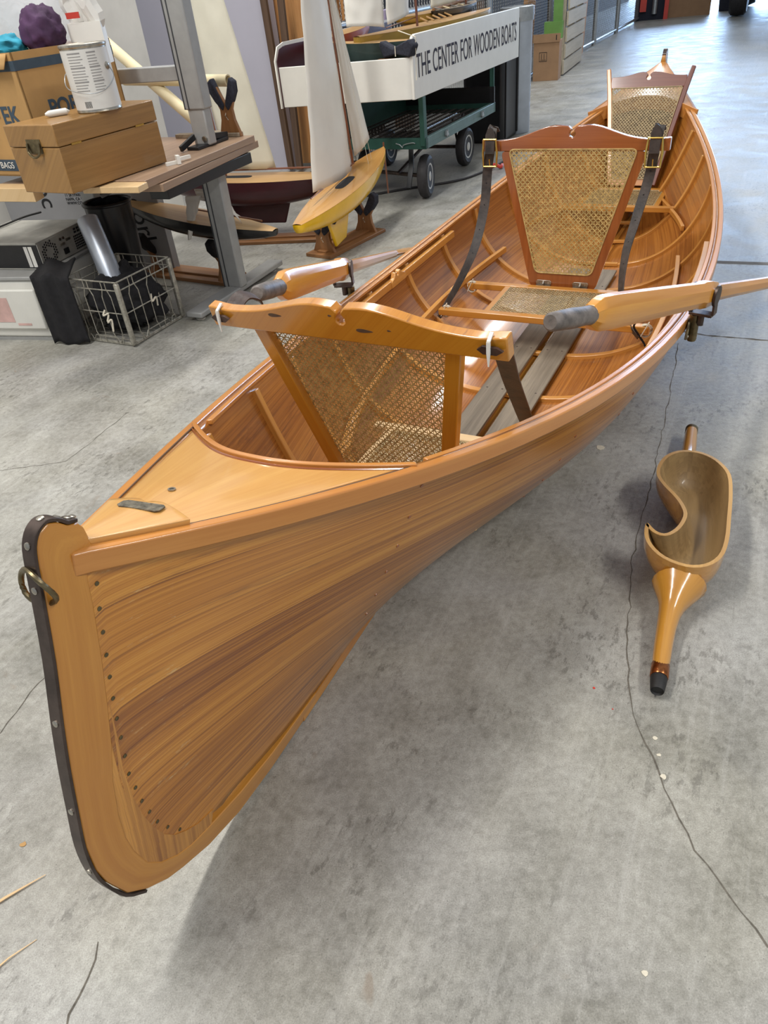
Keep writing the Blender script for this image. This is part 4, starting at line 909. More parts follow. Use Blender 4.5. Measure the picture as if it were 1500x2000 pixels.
# ------------------------------------------------------------------ pond boats
def pond_boat(name, label, stern, bow, beam, depth, hullm, deckm, bottom=None, keel=None, hatch=True, roll=0, draft=1.0, full=.5, keelm=None, cat_='model boat', waterline=None):
    stern = Vector(stern); bow = Vector(bow); d = bow - stern; Lb = d.length; rz = math.atan2(d.y, d.x); pit = math.asin(d.z / Lb)
    t = thing(name, label, cat_, stern, rz); t.rotation_euler = (roll, -pit, rz)
    def bw(u): return beam / 2 * max(.0, (math.sin(math.pi * min(1, (u * .92 + .08)) ** .9)) ** .8) if u < .999 else .001
    def bw(u):
        u = min(max(u, 0), 1); return beam / 2 * ((1 - ((u - full) / full) ** 2 * .80) if u < full else (1 - ((u - full) / (1 - full)) ** 2) ** .75 if u < 1 else 0) + .002
    def sh(u): return .035 * beam * 4 * (u - .45) ** 2
    def dp(u): return depth * (math.sin(math.pi * (.06 + .90 * u)) ** .7)
    def fn(u, v):
        a = math.pi * (v - .5); y = bw(u) * math.copysign(abs(math.sin(a)) ** .8, math.sin(a)); z = sh(u) - dp(u) * (math.cos(a) ** .75 if math.cos(a) > 0 else 0)
        return Vector((u * Lb, y, z))
    hm_ = MB().grid(fn, 36, 20); hm_.f.append(tuple(range(21))); hm_.uv.append(None); hm_.build('hull', hullm, t, angle=80)
    if bottom: MB().grid(lambda u, v: fn(.05 + .9 * u, .24 + .52 * v) * 1 + Vector((0, 0, -.002)), 30, 14).build('bottom_paint', bottom, t, angle=80)
    MB().grid(lambda u, v: Vector((u * Lb, bw(u) * (2 * v - 1), sh(u) + .001 + .02 * beam * (1 - (2 * v - 1) ** 2))), 36, 8, lambda u, v: (u * Lb, v * beam)).build('deck', deckm, t, angle=80)
    if keel:
        kx0, kx1, kz, kl = keel
        MB().prism([(kx0 * Lb, -depth * .6), (kx1 * Lb, -depth * .6), ((kx1 - .07) * Lb, -depth * 1.05), (kx0 * Lb + kl * (kx1 - kx0) * Lb + .03, -kz), (kx0 * Lb + .05 * Lb, -kz)], (0, -.009, 0), (1, 0, 0), (0, 0, 1), (0, 1, 0), .018).build('keel', keelm or hullm, t, bevel=.006)
    if hatch:
        hx = hatch if isinstance(hatch, float) else .42
        MB().prism([(hx * Lb + .10 * math.copysign(abs(math.cos(a)) ** .6, math.cos(a)), .030 * math.copysign(abs(math.sin(a)) ** .6, math.sin(a))) for a in [2 * math.pi * i / 24 for i in range(24)]], (0, 0, sh(hx) + .02 * beam), (1, 0, 0), (0, 1, 0), (0, 0, 1), .0015).build('hatch', M['blackink'], t)
    t['_'] = 0; del t['_']; return t, Lb, sh, bw
def sail(par, P, mat, belly=.03, nm='sail', n=14):
    """a quadrilateral sail from four corners a,b (foot) and c,d (head, c above a)"""
    a, b, c, d = (Vector(p) for p in P); nn = (b - a).cross(c - a).normalized()
    MB().grid(lambda u, v: a.lerp(b, u).lerp(c.lerp(d, u), v) + nn * (belly * math.sin(math.pi * u) * (1 - v * .6) + .008 * noise.noise(Vector((u * 4, v * 7, 0)))), n, n * 2).build(nm, mat, par, solid=.0012, angle=80)
def boat_stand(label, O, rz, L_, w_, h, mat, padmat, up=(.12, .86)):
    t = thing('boat_stand', label, 'stand', O, rz)
    MB().box2((0, -w_ / 2, 0), (L_, w_ / 2, .018)).build('base_board', mat, t, bevel=.002)
    MB().box2((.06 * L_, -w_ * .18, .018), (.9 * L_, w_ * .18, .028)).build('base_strip', mat, t, bevel=.002)
    for u in up: cradle_up(t, L_ * u, w_ * .95, h, .04, mat, padmat, 0, .0)
    return t
# yellow boat in front of the cart
ang = math.atan2(1.12, .49)
boat_stand('waisted wooden stand with black padded horns under the yellow model boat', (-.20, 3.95, 0), math.atan2(.42, .33), .52, .17, .225, M['stand'], M['felt'])
yb, Lb, sh, bw = pond_boat('model_sailboat', 'yellow hulled model sailboat with white sails, on a stand on the floor', (-.262, 3.60, .262), (.235, 4.70, .365), .215, .125, M['yelpaint'], M['deck'], keel=(.26, .56, .25, .45), hatch=.50)
MI = yb.matrix_basis.inverted() if False else (Matrix.Translation(yb.location) @ yb.rotation_euler.to_matrix().to_4x4()).inverted()
def yl(p): return MI @ Vector(p)
mb_ = yl((.043, 4.46, .325)); mt_ = yl((-.02, 4.46, 1.55))
MB().tube([mb_, mt_], .007, 8, scale=[1, .6]).build('mast', M['mast'], yb)
sail(yb, [yl((-.18, 3.92, .335)), yl((.035, 4.44, .335)), yl((-.09, 4.15, 1.5)), yl((-.022, 4.44, 1.5))], M['sail'], .05, 'mainsail')
sail(yb, [yl((.055, 4.49, .38)), yl((.15, 4.50, .46)), yl((-.01, 4.47, 1.35)), yl((-.005, 4.475, 1.35))], M['sail'], .03, 'jib')
MB().tube([yl((.05, 4.42, .36)), yl((-.19, 3.84, .325))], .004, 6).build('boom', M['mast'], yb)
for a, b in (((.13, 4.41, .33), (.0, 4.46, 1.4)), ((.15, 4.50, .35), (.0, 4.46, 1.4)), ((.05, 4.40, .335), (.06, 4.10, .30))): MB().tube([yl(a), yl(b)], .0012, 4).build('rigging_line', M['string'], yb)
MB().lathe([(.004, 0), (.004, .003)], yl((-.222, 3.70, .275)), (0, 0, 1), 8).build('deck_eye', M['iron'], yb)
MB().tube([yl((.235, 4.70, .40)), yl((.24, 4.69, .12))], .005, 6).build('hanging_spar', M['mast'], yb)
MB().tube(cat([yl((.225, 4.66, .35)), yl((.20, 4.65, .29)), yl((.212, 4.65, .26)), yl((.222, 4.66, .30))], 4), .0015, 5).build('rigging_line', M['string'], yb)
# maroon boat with tall white sail behind
mbt, Lm, shm, bwm = pond_boat('model_sailboat', 'maroon hulled model sailboat with a tall pale sail, standing behind the yellow one', (.02, 4.40, .30), (-1.12, 4.66, .34), .26, .15, M['maroon'], M['tan'], keel=(.3, .72, .25, .5), hatch=.58)
MI2 = (Matrix.Translation(mbt.location) @ mbt.rotation_euler.to_matrix().to_4x4()).inverted()
def ml(p): return MI2 @ Vector(p)
MB().tube([ml((-.70, 4.60, .33)), ml((-.78, 4.66, 1.7))], .008, 8).build('mast', M['mast'], mbt)
sail(mbt, [ml((-.69, 4.62, .37)), ml((-.40, 4.56, .35)), ml((-.77, 4.66, 1.6)), ml((-.60, 4.62, 1.6))], M['oldsail'], .04, 'mainsail')
MB().tube([ml((-.70, 4.60, .36)), ml((-.18, 4.50, .345))], .005, 6).build('boom', M['mast'], mbt)
boat_stand('low wooden stand under the maroon model boat', (-.10, 4.30, 0), math.atan2(.26, -1.1), .74, .16, .20, M['stand'], M['felt'], (.10, .9))
# dark hulled boat behind the workbench leg
tb, Lt, sht, bwt = pond_boat('model_sailboat', 'black and brown model boat with furled white sail, behind the workbench leg', (-.36, 3.52, .272), (-1.16, 4.02, .37), .20, .085, M['blackpaint'], M['tan'], bottom=M['brownhull'], hatch=False)
MI3 = (Matrix.Translation(tb.location) @ tb.rotation_euler.to_matrix().to_4x4()).inverted()
def tl(p): return MI3 @ Vector(p)
sail(tb, [tl((-.72, 3.72, .40)), tl((-.52, 3.62, .30)), tl((-.74, 3.78, .44)), tl((-.58, 3.70, .40))], M['sail'], .05, 'furled_sail')
sail(tb, [tl((-.80, 3.66, .24)), tl((-.79, 3.67, .24)), tl((-.78, 3.74, .42)), tl((-.70, 3.72, .42))], M['sail'], .02, 'furled_sail')
MB().tube([tl((-.78, 3.80, .35)), tl((-.42, 3.58, .31))], .004, 6).build('boom', M['mast'], tb)
boat_stand('brown wooden stand with black pads under the dark model boat', (-.62, 3.72, 0), math.atan2(.44, -.66), .62, .17, .22, M['stand'], M['black'], (.08, .85))
# ------------------------------------------------------------------ cart with the sign
S0 = Vector((.428, 4.677, 0)); S1 = Vector((1.3965, 6.386, 0)); E0 = Vector((-.338, 4.944, 0)); sdir = (S1 - S0).normalized(); edir = (E0 - S0).normalized(); SL = (S1 - S0).length; EL = (E0 - S0).length
ct = thing('cart', 'green four wheeled garden cart with a white painted lettered trough on top', 'cart', S0, math.atan2(sdir.y, sdir.x))
# local: x along the sign, y to the left (away from the sign face); the left end is close to the y axis
ey = Vector((edir.dot(sdir), edir.dot(Vector((-sdir.y, sdir.x, 0))), 0)); 
W_ = EL * ey.y
rc = .05
sp = [(.0, .60), (SL, .60), (SL, .912)] + [(.04 + .0, .912)] + [(.012, .905), (.0, .885)] 
MB().prism([(.03, .60), (SL, .60), (SL, .905), (SL - .01, .912), (.06, .912), (.025, .902), (.012, .875), (.012, .60)], (0, .018, 0), (1, 0, 0), (0, 0, 1), (0, -1, 0), .018).build('sign_panel', M['white'], ct, grain=(1, 0, 0), bevel=.003)
# rounded corner into the low front panel
V = MB(); Pn = []
for i in range(7):
    a = math.pi / 2 * i / 6; Pn.append(Vector((.05 - .05 * math.sin(a), .018 + .05 - .05 * math.cos(a) - .018, 0)))
pth = [Vector((.05, .009, .705))] + [Vector((.05 - .041 * math.sin(a), .05 - .041 * math.cos(a), .705)) for a in [math.pi / 2 * i / 6 for i in range(1, 7)]]
e2 = Vector((ey.x, ey.y, 0)); pth.append(Vector((.009, .05, .705)) + e2 * (EL - .05))
V.bar(pth, .018, .205).build('front_panel', M['white'], ct, bevel=.003)
MB().prism([(0, 0), (.34, 0), (.34, .33), (.08, .33), (.03, .30), (0, .24)], e2 * EL + Vector((0, 0, .60)), (.10, .15, 0), (0, 0, 1), (1, 0, 0), .016) if False else None
le = e2 * (EL - .01)
lp = MB().prism([(0, .60), (1.7, .60), (1.7, .91), (.10, .91), (.04, .895), (.0, .84)], le, (1, .04, 0), (0, 0, 1), (0, 1, 0), .016).build('back_panel', M['maroon'], ct, bevel=.002)
MB().bar([le + Vector((-.004, .008, .60)), le + Vector((-.004, .008, .84)), le + Vector((.036, .008, .90)), le + Vector((.10, .008, .915)), le + Vector((1.7, .076, .915))], .022, .008, up=(0, 1, 0)).build('white_edge', M['white'], ct)
MB().box((SL * .5, W_ * .5, .615), (SL * .96, W_ * .9, .012)).build('trough_floor', M['dlumber'], ct)
# frame
def ctb(p): return ct_inv @ Vector(p)
ct_inv = (Matrix.Translation(ct.location) @ ct.rotation_euler.to_matrix().to_4x4()).inverted()
q0 = ctb((.497, 4.80, .35)); q1 = ctb((1.10, 5.90, .35)); cwid = .70
MB().box2((q0.x, q0.y, .318), (q1.x, q0.y + .03, .378)).build('bed_rail', M['tealgrey'], ct, bevel=.002)
MB().box2((q0.x, q0.y + cwid, .318), (q1.x, q0.y + cwid + .03, .50)).build('bed_rail', M['cartgreen'], ct, bevel=.002)
for x in (q0.x, q1.x): MB().box2((x, q0.y, .318), (x + .03, q0.y + cwid, .378)).build('end_rail', M['cartgreen'], ct, bevel=.002)
MB().box2((q1.x, q0.y, .378), (q1.x + .02, q0.y + cwid, .48)).build('end_rail', M['blackplastic'], ct)
for x in (q0.x + .015, q1.x + .015):
    for y in (q0.y + .02, q0.y + cwid): MB().box((x, y, .47), (.045 if x < .5 else .02, .03, .27)).build('post', M['cartgreen'], ct, bevel=.002)
V = MB(); nn_ = 26
for i in range(nn_ * 2):
    x0 = q0.x + .03 + (q1.x - q0.x) * i / (nn_ * 2)
    V.tube([(x0 + (.012 if j % 2 else -.012), q0.y + cwid * j / 22, .345 + (.002 if j % 2 else 0)) for j in range(23)], .0022, 3)
V.build('expanded_mesh_bed', M['expanded'], ct, smooth=False)
for x in (.25 * (q1.x - q0.x) + q0.x, .78 * (q1.x - q0.x) + q0.x): MB().prism([(-.02, -.008), (-.008, -.02), (0, -.008), (.014, -.02), (.02, -.004), (.008, .004), (.016, .018), (0, .010), (-.014, .018), (-.018, .004)], (x, q0.y - .002, .35), (1, 0, 0), (0, 0, 1), (0, -1, 0), .014).build('side_latch', M['galv'], ct)
MB().tube(cat([(q0.x - .004, q0.y + .20, .352), (q0.x - .01, q0.y + .17, .345), (q0.x - .01, q0.y + .155, .33), (q0.x - .01, q0.y + .145, .345), (q0.x - .01, q0.y + .09, .356), (q0.x - .006, q0.y + .07, .352)], 4), .003, 6).build('hairpin_clip', M['galv'], ct)
def wheel(par, c, ax, r=.128, w_=.07):
    m = MB(); prof = [(r * .58, -w_ * .40), (r * .80, -w_ * .50), (r * .94, -w_ * .38), (r, -w_ * .15), (r, w_ * .15), (r * .94, w_ * .38), (r * .80, w_ * .50), (r * .58, w_ * .40)]
    t_ = m.lathe(prof, c, ax, 40).build('tyre', M['tyre'], par)
    MB().lathe([(r * .58, w_ * .36), (r * .60, w_ * .42), (r * .52, w_ * .40), (r * .48, w_ * .22), (r * .26, w_ * .20), (r * .22, w_ * .42), (r * .08, w_ * .46)], c, ax, 32).build('rim', M['rimmetal'], t_)
    MB().lathe([(r * .58, -w_ * .36), (r * .50, -w_ * .30), (r * .15, -w_ * .2), (r * .08, -w_ * .4)], c, ax, 32).build('hub', M['galv'], t_)
    for k in range(3):
        e = Vector(ax).normalized().orthogonal(); e.rotate(Matrix.Rotation(2.1 * k, 3, Vector(ax))); MB().lathe([(.007, 0), (.005, .006)], Vector(c) + e * r * .37 + Vector(ax).normalized() * w_ * .20, ax, 8).build('wheel_nut', M['iron'], t_)
    return t_
wl = ctb((.505, 4.99, .128)); fx = Vector((.30, -.95, 0))
ax_l = (ct_inv.to_3x3() @ Vector((.90, -.32, .0))).normalized()
wheel(ct, wl, ax_l); a1_ = wl + Vector((0, cwid * .72, 0)); wheel(ct, a1_ + Vector((.15, 0, 0)), ax_l)
w2 = ctb((.885, 5.81, .128)); wheel(ct, w2, (0, -1, 0)); wheel(ct, w2 + Vector((0, cwid * .9, 0)), (0, -1, 0))
MB().tube([wl, a1_ + Vector((.15, 0, 0))], .012, 8).build('axle', M['iron'], ct); MB().tube([w2, w2 + Vector((0, cwid * .9, 0))], .012, 8).build('axle', M['iron'], ct)
MB().bar([wl + Vector((.02, .10, .20)), wl + Vector((-.02, .09, .06)), wl + Vector((-.10, .08, -.05))], .03, .012).build('tow_bar', M['blackplastic'], ct)
MB().bar([w2 + Vector((-.1, .05, .20)), w2 + Vector((0, .05, 0)), w2 + Vector((.1, .05, .20))], .02, .012, up=(0, 1, 0)).build('axle_bracket', M['blackplastic'], ct)
MB().bar([(wl.x, wl.y + .2, .14), (w2.x, w2.y + .25, .20)], .02, .012).build('brace_bar', M['iron'], ct)
MB().box2((q0.x + .35, q0.y + .2, .25), (q0.x + .6, q0.y + .45, .318)).build('turntable', M['blackplastic'], ct)
# lettering on the sign, letter cap height taken from the panel; baseline slightly above the middle
tx = text('THE CENTER FOR WOODEN BOATS', .168, M['darkink'], frame((.055, -.0008, .702), (1, 0, .004), (0, 0, 1)), 'lettering', ct, 1.0, .0006, 'LEFT', 0, 1.0)
xs_ = [v.co.x for v in tx.data.vertices]; wdt = max(xs_) - min(xs_); k_ = 1.84 / wdt
for v in tx.data.vertices: v.co.x = .055 + (v.co.x - min(xs_)) * k_
MB().prism([(0, 0), (.03, .004), (.02, .012), (.035, .014), (.012, .016)], (.06, -.002, 0), (1, 0, 0), (0, 0, 1), (0, 1, 0), .001) if False else None
# --- model boats on the cart
def cw_(x, y, z): p = ct.matrix_basis @ Vector((x, y, z)) if False else (Matrix.Translation(ct.location) @ ct.rotation_euler.to_matrix().to_4x4()) @ Vector((x, y, z)); return p
def on_cart(name, label, a, b, beam, depth, hm, dm, **k):
    t, L_, sh_, bw_ = pond_boat(name, label, cw_(*a), cw_(*b), beam, depth, hm, dm, **k)
    inv = (Matrix.Translation(t.location) @ t.rotation_euler.to_matrix().to_4x4()).inverted()
    return t, (lambda x, y, z: inv @ cw_(x, y, z))
t1, f1 = on_cart('model_sailboat', 'dark green over maroon model boat crosswise on the front end of the cart', (.16, .02, .875), (.20, .62, .885), .17, .20, M['hullgreen'], M['tan'], bottom=M['maroon'], keel=(.3, .55, .26, .4), keelm=M['maroon'], hatch=False)
t2, f2 = on_cart('model_sailboat', 'long ochre yellow model boat lying behind the lettered sign', (.13, .40, .905), (1.60, .10, .925), .24, .19, M['ochre'], M['tan'], hatch=False)
t3, f3 = on_cart('model_sailboat', 'orange hulled model boat at the left front corner of the cart', (.18, .70, .905), (1.0, .76, .93), .16, .10, M['orange'], M['tan'], hatch=False)
t4, f4 = on_cart('model_sailboat', 'second ochre model boat farther back on the cart, by the fence', (.75, .42, .955), (1.75, .42, .96), .20, .08, M['ochre'], M['tan'], hatch=False)
t5, f5 = on_cart('model_sailboat', 'dark model boat with bright deck gear at the far end of the cart', (1.05, .30, .965), (1.85, .30, .97), .16, .06, M['blackpaint'], M['oldply'], hatch=False)
MB().tube([f2(.55, .20, .92), f2(.56, .22, 1.6)], .008, 8).build('mast', M['mast'], t2)
sail(t2, [f2(.22, .24, .955), f2(.53, .24, .99), f2(.30, .30, 1.5), f2(.55, .24, 1.5)], M['sail'], .03, 'mainsail')
sail(t2, [f2(.02, .40, .97), f2(.20, .25, .945), f2(.10, .45, 1.45), f2(.30, .30, 1.5)], M['sail'], .03, 'jib')
MB().tube([f2(.16, .22, .945), f2(.55, .21, .965)], .003, 6).build('boom', M['mast'], t2)
MB().tube([f2(.10, .12, .93), f2(.02, -.02, .90), f2(-.02, -.03, .70)], .003, 6).build('rigging_line', M['string'], t2)
MB().tube([f5(1.55, .26, .965), f5(1.55, .26, 1.6)], .008, 8).build('mast', M['mast'], t5)
sail(t5, [f5(1.05, .32, .985), f5(1.50, .30, 1.0), f5(1.15, .32, 1.5), f5(1.54, .28, 1.5)], M['oldsail'], .02, 'mainsail')
MB().tube([f5(1.05, .30, .975), f5(1.75, .28, 1.0)], .010, 8).build('boom', M['stand'], t5)
for k in range(5): MB().tube([f5(1.0 + .13 * k, .22, .975), f5(1.1 + .13 * k, .34, .99)], .004, 6).build('deck_gear', M['cream'] if k % 2 else M['galv'], t5)
for k in range(5): MB().tube([f2(.62 + .1 * k, .16, .935), f2(.74 + .1 * k, .26, .95)], .005, 6).build('deck_gear', M['tan'], t2)
pd = thing('boat_cradle', 'cradle with navy padded horns lying beside the sign on the cart', 'cradle', cw_(.02, .11, .845), math.atan2(sdir.y, sdir.x))
MB().prism([(-.13, .02), (-.10, -.035), (.0, -.02), (.09, -.04), (.12, .02), (.11, .045), (.02, .01), (-.10, .05)], (.0, 0, 0), (.35, 1, 0), (0, 0, 1), (1, -.35, 0), .05).build('pad', M['felt'], pd, bevel=.008)
MB().tube([(-.004, -.004, .02), (-.004, -.004, -.03)], .003, 6).build('tie_cord', M['string'], pd); MB().box((.03, .02, -.075), (.03, .20, .07)).build('crosspiece', M['stand'], pd)
tag(MB().prism([(0, 0), (.30, 0), (.30, .05), (.27, .06), (0, .05)], cw_(.78, .52, .955), sdir, (0, 0, 1), (-sdir.y, sdir.x, 0), .05).build('lilac_block', plain('lilac_paint', (150, 140, 168), .6)), 'lilac painted block on the cart in front of the fence', 'block')
tag(MB().tube(cat([(.0, 5.15, .008), (.4, 5.25, .008), (.8, 5.35, .008), (1.15, 5.75, .008), (1.35, 6.1, .008)], 6), .008, 8).build('floor_cable', M['tyre']), 'black cable lying on the floor beneath the cart', 'cable')
tag(MB().tube(cat([(1.02, 5.55, .015), (1.06, 5.58, .03), (1.10, 5.56, .015), (1.12, 5.60, .02)], 4), .012, 7).build('red_tape_scrap', M['redplastic']), 'small red and white scrap on the floor by the far cart wheel', 'scrap')

# ------------------------------------------------------------------ lumber leaning behind the boats
def board(label, base, lean, w_, th, h, mat, rz=0.0, nm='lumber_board', grp=None):
    o = MB().box((0, 0, h / 2), (w_, th, h)).build(nm, mat, grain=(0, 0, 1), bevel=.003); o.location = base; o.rotation_euler = (lean[0], lean[1], rz); return tag(o, label, 'lumber', grp)
board('tall pine board leaning between the white wall and the cart, leftmost of the pine boards', (-.25, 6.38, .03), (-.05, -.05, 0), .26, .04, 2.4, M['lumber'], -.5)
board('tall knotty pine board leaning right beside the first, nearer the cart', (-.02, 6.45, .03), (-.05, -.04, 0), .13, .04, 2.3, M['lumber'], -.5)
board('narrow pine board leaning farthest right, above the front end of the cart', (.18, 6.60, .03), (-.04, -.10, 0), .09, .04, 2.2, M['lumber'], -.5)
board('dark brown board standing left of the pine boards at the wall end', (-.43, 6.27, .02), (-.02, -.03, 0), .05, .03, 2.4, M['dlumber'], -.5)
board('dark brown board low beside the dark steel tray', (-.36, 6.22, .02), (-.03, .02, 0), .05, .03, 1.2, M['dlumber'], -.5)
tr = thing('steel_tray', 'dark steel edged tray on the floor behind the yellow model boat', 'tray', (-.33, 5.55, 0), AISLE)
MB().box2((0, -.30, .0), (.5, .0, .012)).build('tray_base', M['iron'], tr)
for a, b in (((0, -.30, 0), (.5, -.29, .10)), ((0, -.01, 0), (.5, 0, .10)), ((0, -.3, 0), (.012, 0, .10)), ((.49, -.3, 0), (.5, 0, .10))): MB().box2(a, b).build('tray_side', M['iron'], tr)

# ------------------------------------------------------------------ chain link fence
def fence(label, a, b, h, cell=.058, rail=True, sparse=1):
    a = Vector(a + (0,)); b = Vector(b + (0,)); d = (b - a); L_ = d.length; t = thing('chain_link_fence', label, 'fence', a, math.atan2(d.y, d.x))
    V = MB(); nx = int(L_ / cell); nz = int(h / (cell * .5)); r = .0022
    for i in range(nx + 1):
        pts = [Vector((cell * (i + (.5 if j % 2 else 0)), .004 if (j // 1) % 2 else -.004, .04 + cell * .5 * j)) for j in range(nz)]; vs = []; fs = []
        for p in pts: vs += [p + Vector((-r, 0, 0)), p + Vector((r, -r, 0)), p + Vector((r, r, 0))]
        for k in range(len(pts) - 1):
            q = 3 * k; fs += [(q, q + 1, q + 4, q + 3), (q + 1, q + 2, q + 5, q + 4), (q + 2, q, q + 3, q + 5)]
        V.add(vs, fs)
        pts2 = [Vector((cell * (i + (.5 if j % 2 == 0 else 0) + .0), -.004 if j % 2 else .004, .04 + cell * .5 * j)) for j in range(nz)]; vs = []
        for p in pts2: vs += [p + Vector((-r, 0, 0)), p + Vector((r, -r, 0)), p + Vector((r, r, 0))]
        V.add(vs, fs)
    V.build('link_mesh', M['linkwire'], t, fix=False, smooth=False)
    for x in (0, L_): MB().tube([(x, .0, 0), (x, 0, h + .1)], .03, 14).build('fence_post', M['galv'], t)
    MB().tube([(0, 0, .05), (L_, 0, .05)], .021, 10).build('bottom_rail', M['galv'], t)
    MB().tube([(0, 0, h), (L_, 0, h)], .021, 10).build('top_rail', M['galv'], t)
    return t
def FP(f): return (-.12 + .4756 * f, 5.60 + .8796 * f)
f_a = fence('chain link fence section right behind the cart of model boats', FP(0), FP(3.6), 1.25)
MB().tube([(0, .02, .93), (3.6, .02, .93)], .03, 12).build('middle_rail', M['galv'], f_a)
fence('chain link fence section behind the trash bin and the brown carton', FP(3.66), FP(6.1), 1.5)
fence('chain link fence section beyond the pallet', FP(6.16), FP(9.0), 1.6)
fence('chain link fence section second from the far doorway', FP(9.06), FP(10.9), 1.7)
fence('chain link fence section nearest the far doorway', FP(10.96), FP(13.6), 1.8)
for k, (x, y, c, h) in enumerate([(1.6, 9.3, 'dlumber', .9), (.6, 7.6, 'dlumber', .7), (2.4, 10.6, 'lumber', .8), (3.6, 12.4, 'lumber', .7)]):
    board(['dark plank stack edge behind the fence near the bin', 'dark plank behind the fence under the cart sign', 'pale plank behind the fence beyond the pallet', 'pale plank behind the far fence sections'][k], (x, y, .02), (0, .2, 0), .35, .05, h, M[c], AISLE, 'storage_plank')

# ------------------------------------------------------------------ bin, cartons, pallet, far things
tb_ = thing('trash_bin', 'tall shiny steel trash bin behind the cart, right of the lettered sign', 'bin', (1.49, 6.90, 0))
MB().lathe([(.115, 0), (.12, .01), (.125, .86), (.132, .875), (.132, .89), (.122, .895), (.115, .87), (.115, .3)], n=40).build('bin_shell', M['silver'], tb_)
MB().lathe([(.133, .80), (.136, .84), (.136, .893), (.118, .90), (.11, .80)], n=40).build('bag_edge', M['galv'], tb_)
tk = thing('black_barrel', 'large black plastic barrel behind the cart, left of the steel bin', 'barrel', (1.19, 6.98, 0))
tk.location = (1.25, 6.72, 0)
MB().box((0, 0, .43), (.42, .34, .86), Rz(AISLE)).build('barrel_body', M['blackplastic'], tk, bevel=.03)
for k in (-1, 1): MB().box((.17 * RX.x + k * .15 * AX.x, .17 * RX.y + k * .15 * AX.y, .43), (.03, .02, .8), Rz(AISLE)).build('barrel_rib', M['blackplastic'], tk, bevel=.005)
kt = thing('carton', 'tall narrow brown carton with an arrow print, standing by the fence', 'carton', (2.36, 9.99, 0), math.atan2(-.11, .26))
MB().box2((0, 0, 0), (.30, .22, .40)).build('carton_body', M['card2'], kt, bevel=.002); MB().box2((-.005, -.012, .39), (.31, -.002, .475)).build('carton_flap', M['card2'], kt)
pr = MB()
for a, b in (((.07, .20), (.16, .205)), ((.07, .29), (.16, .295)), ((.07, .20), (.074, .295)), ((.156, .20), (.16, .295)), ((.085, .215), (.145, .219)), ((.095, .225), (.10, .28)), ((.125, .225), (.13, .28))): pr.box2((a[0], -.002, a[1]), (b[0], 0, b[1]))
pr.build('arrow_print', M['blackink'], kt); MB().box2((.26, -.0135, .41), (.27, -.012, .46)).build('arrow_print', M['blackink'], kt)
gb_ = thing('green_carton', 'green printed packets standing on the brown carton', 'carton', (2.52, 10.16, .405), math.atan2(-.11, .26))
MB().box2((0, 0, 0), (.21, .12, .17)).build('packet_body', M['greenpaper'], gb_); MB().box2((.10, .02, .17), (.20, .10, .42)).build('packet_body', M['greenpaper'], gb_)
pl_ = thing('pallet', 'pale wooden pallet standing on edge against the fence', 'pallet', (2.78, 10.20, 0), math.atan2(1.35, .62))
for k in range(6):
    z = .02 + k * .165
    if k: MB().box2((.02, -.01 - .008 * k, z), (1.42, .012 - .008 * k, z + .145)).build('slat', M['pallet'], pl_, bevel=.002)
    else: MB().box2((.0, -.01, z), (1.42, .012, z + .145)).build('slat', M['pallet'], pl_, bevel=.002)
for x in (.05, .7, 1.38): MB().box((x, .04, .5), (.04, .08, .98)).build('stringer', M['pallet'], pl_)
wp = thing('white_board', 'narrow white board leaning between the brown carton and the pallet', 'board', (2.66, 9.97, 0), math.atan2(.95, .35))
MB().box2((0, 0, 0), (.34, .02, .42)).build('board_body', M['white'], wp)
bxf = thing('far_carton', 'large brown carton by the far end of the fence', 'carton', (6.72, 17.25, 0), math.atan2(-.3, .95))
MB().box2((0, 0, 0), (.85, .5, .62)).build('carton_body', M['card2'], bxf)
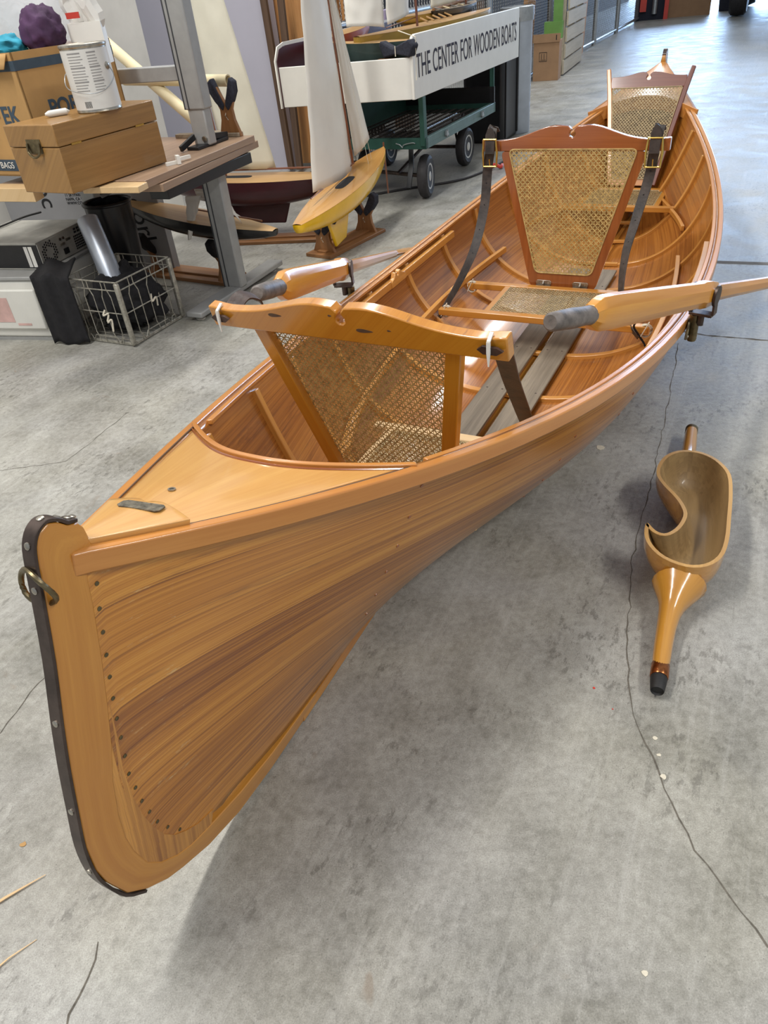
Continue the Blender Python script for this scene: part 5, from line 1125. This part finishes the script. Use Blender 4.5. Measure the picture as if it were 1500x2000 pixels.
fr = thing('red_frame_rack', 'dark rack with red frame and parts beside the far carton', 'rack', (6.10, 17.20, 0), math.atan2(-.3, .95))
MB().box2((0, .1, 0), (.55, .4, .62)).build('rack_body', M['felt'], fr); MB().box2((.54, 0, 0), (.62, .06, .75)).build('red_post', M['redplastic'], fr)
MB().box2((.08, .02, .15), (.2, .1, .36)).build('red_part', M['redplastic'], fr); MB().lathe([(.05, 0), (.05, .25)], (.36, .05, .1), (0, 0, 1), 14).build('white_part', M['galv'], fr)
bf = thing('blue_tub', 'dark blue tub on the floor just right of the far carton', 'tub', (8.15, 17.5, 0)); MB().lathe([(.20, 0), (.24, .5), (.22, .5)], n=24).build('tub_body', M['felt'], bf)
# vehicle at the far doorway: only its tyre reaches the picture
vh = thing('vehicle', 'dark vehicle in the far doorway, only its front tyre in view', 'vehicle', (7.60, 15.95, 0), AISLE)
tv = MB().lathe([(.20, -.13), (.33, -.15), (.375, -.11), (.385, 0), (.375, .11), (.33, .15), (.20, .13)], (0, 0, .385), (0, 1, 0), 40).build('tyre', M['tyre'], vh)
MB().lathe([(.2, -.12), (.18, -.06), (.05, -.08)], (0, 0, .385), (0, 1, 0), 24).build('wheel_rim', M['galv'], tv)
tv2 = MB().lathe([(.20, -.13), (.33, -.15), (.375, -.11), (.385, 0), (.375, .11), (.33, .15), (.20, .13)], (0, -1.55, .385), (0, 1, 0), 40).build('tyre', M['tyre'], vh)
MB().lathe([(.2, -.12), (.18, -.06), (.05, -.08)], (0, -1.55, .385), (0, 1, 0), 24).build('wheel_rim', M['galv'], tv2)
MB().tube([(0, 0, .385), (0, -1.55, .385)], .05, 10).build('axle', M['iron'], vh)
MB().box2((-.9, -1.75, .62), (3.2, .2, 1.05)).build('body', M['felt'], vh, bevel=.06); MB().box2((.3, -1.6, 1.05), (2.6, .05, 1.65)).build('cab', M['felt'], vh, bevel=.12)
for y in (0, -1.55): MB().lathe([(.20, -.13), (.33, -.15), (.385, 0), (.33, .15), (.20, .13)], (2.4, y, .385), (0, 1, 0), 32).build('tyre', M['tyre'], vh)
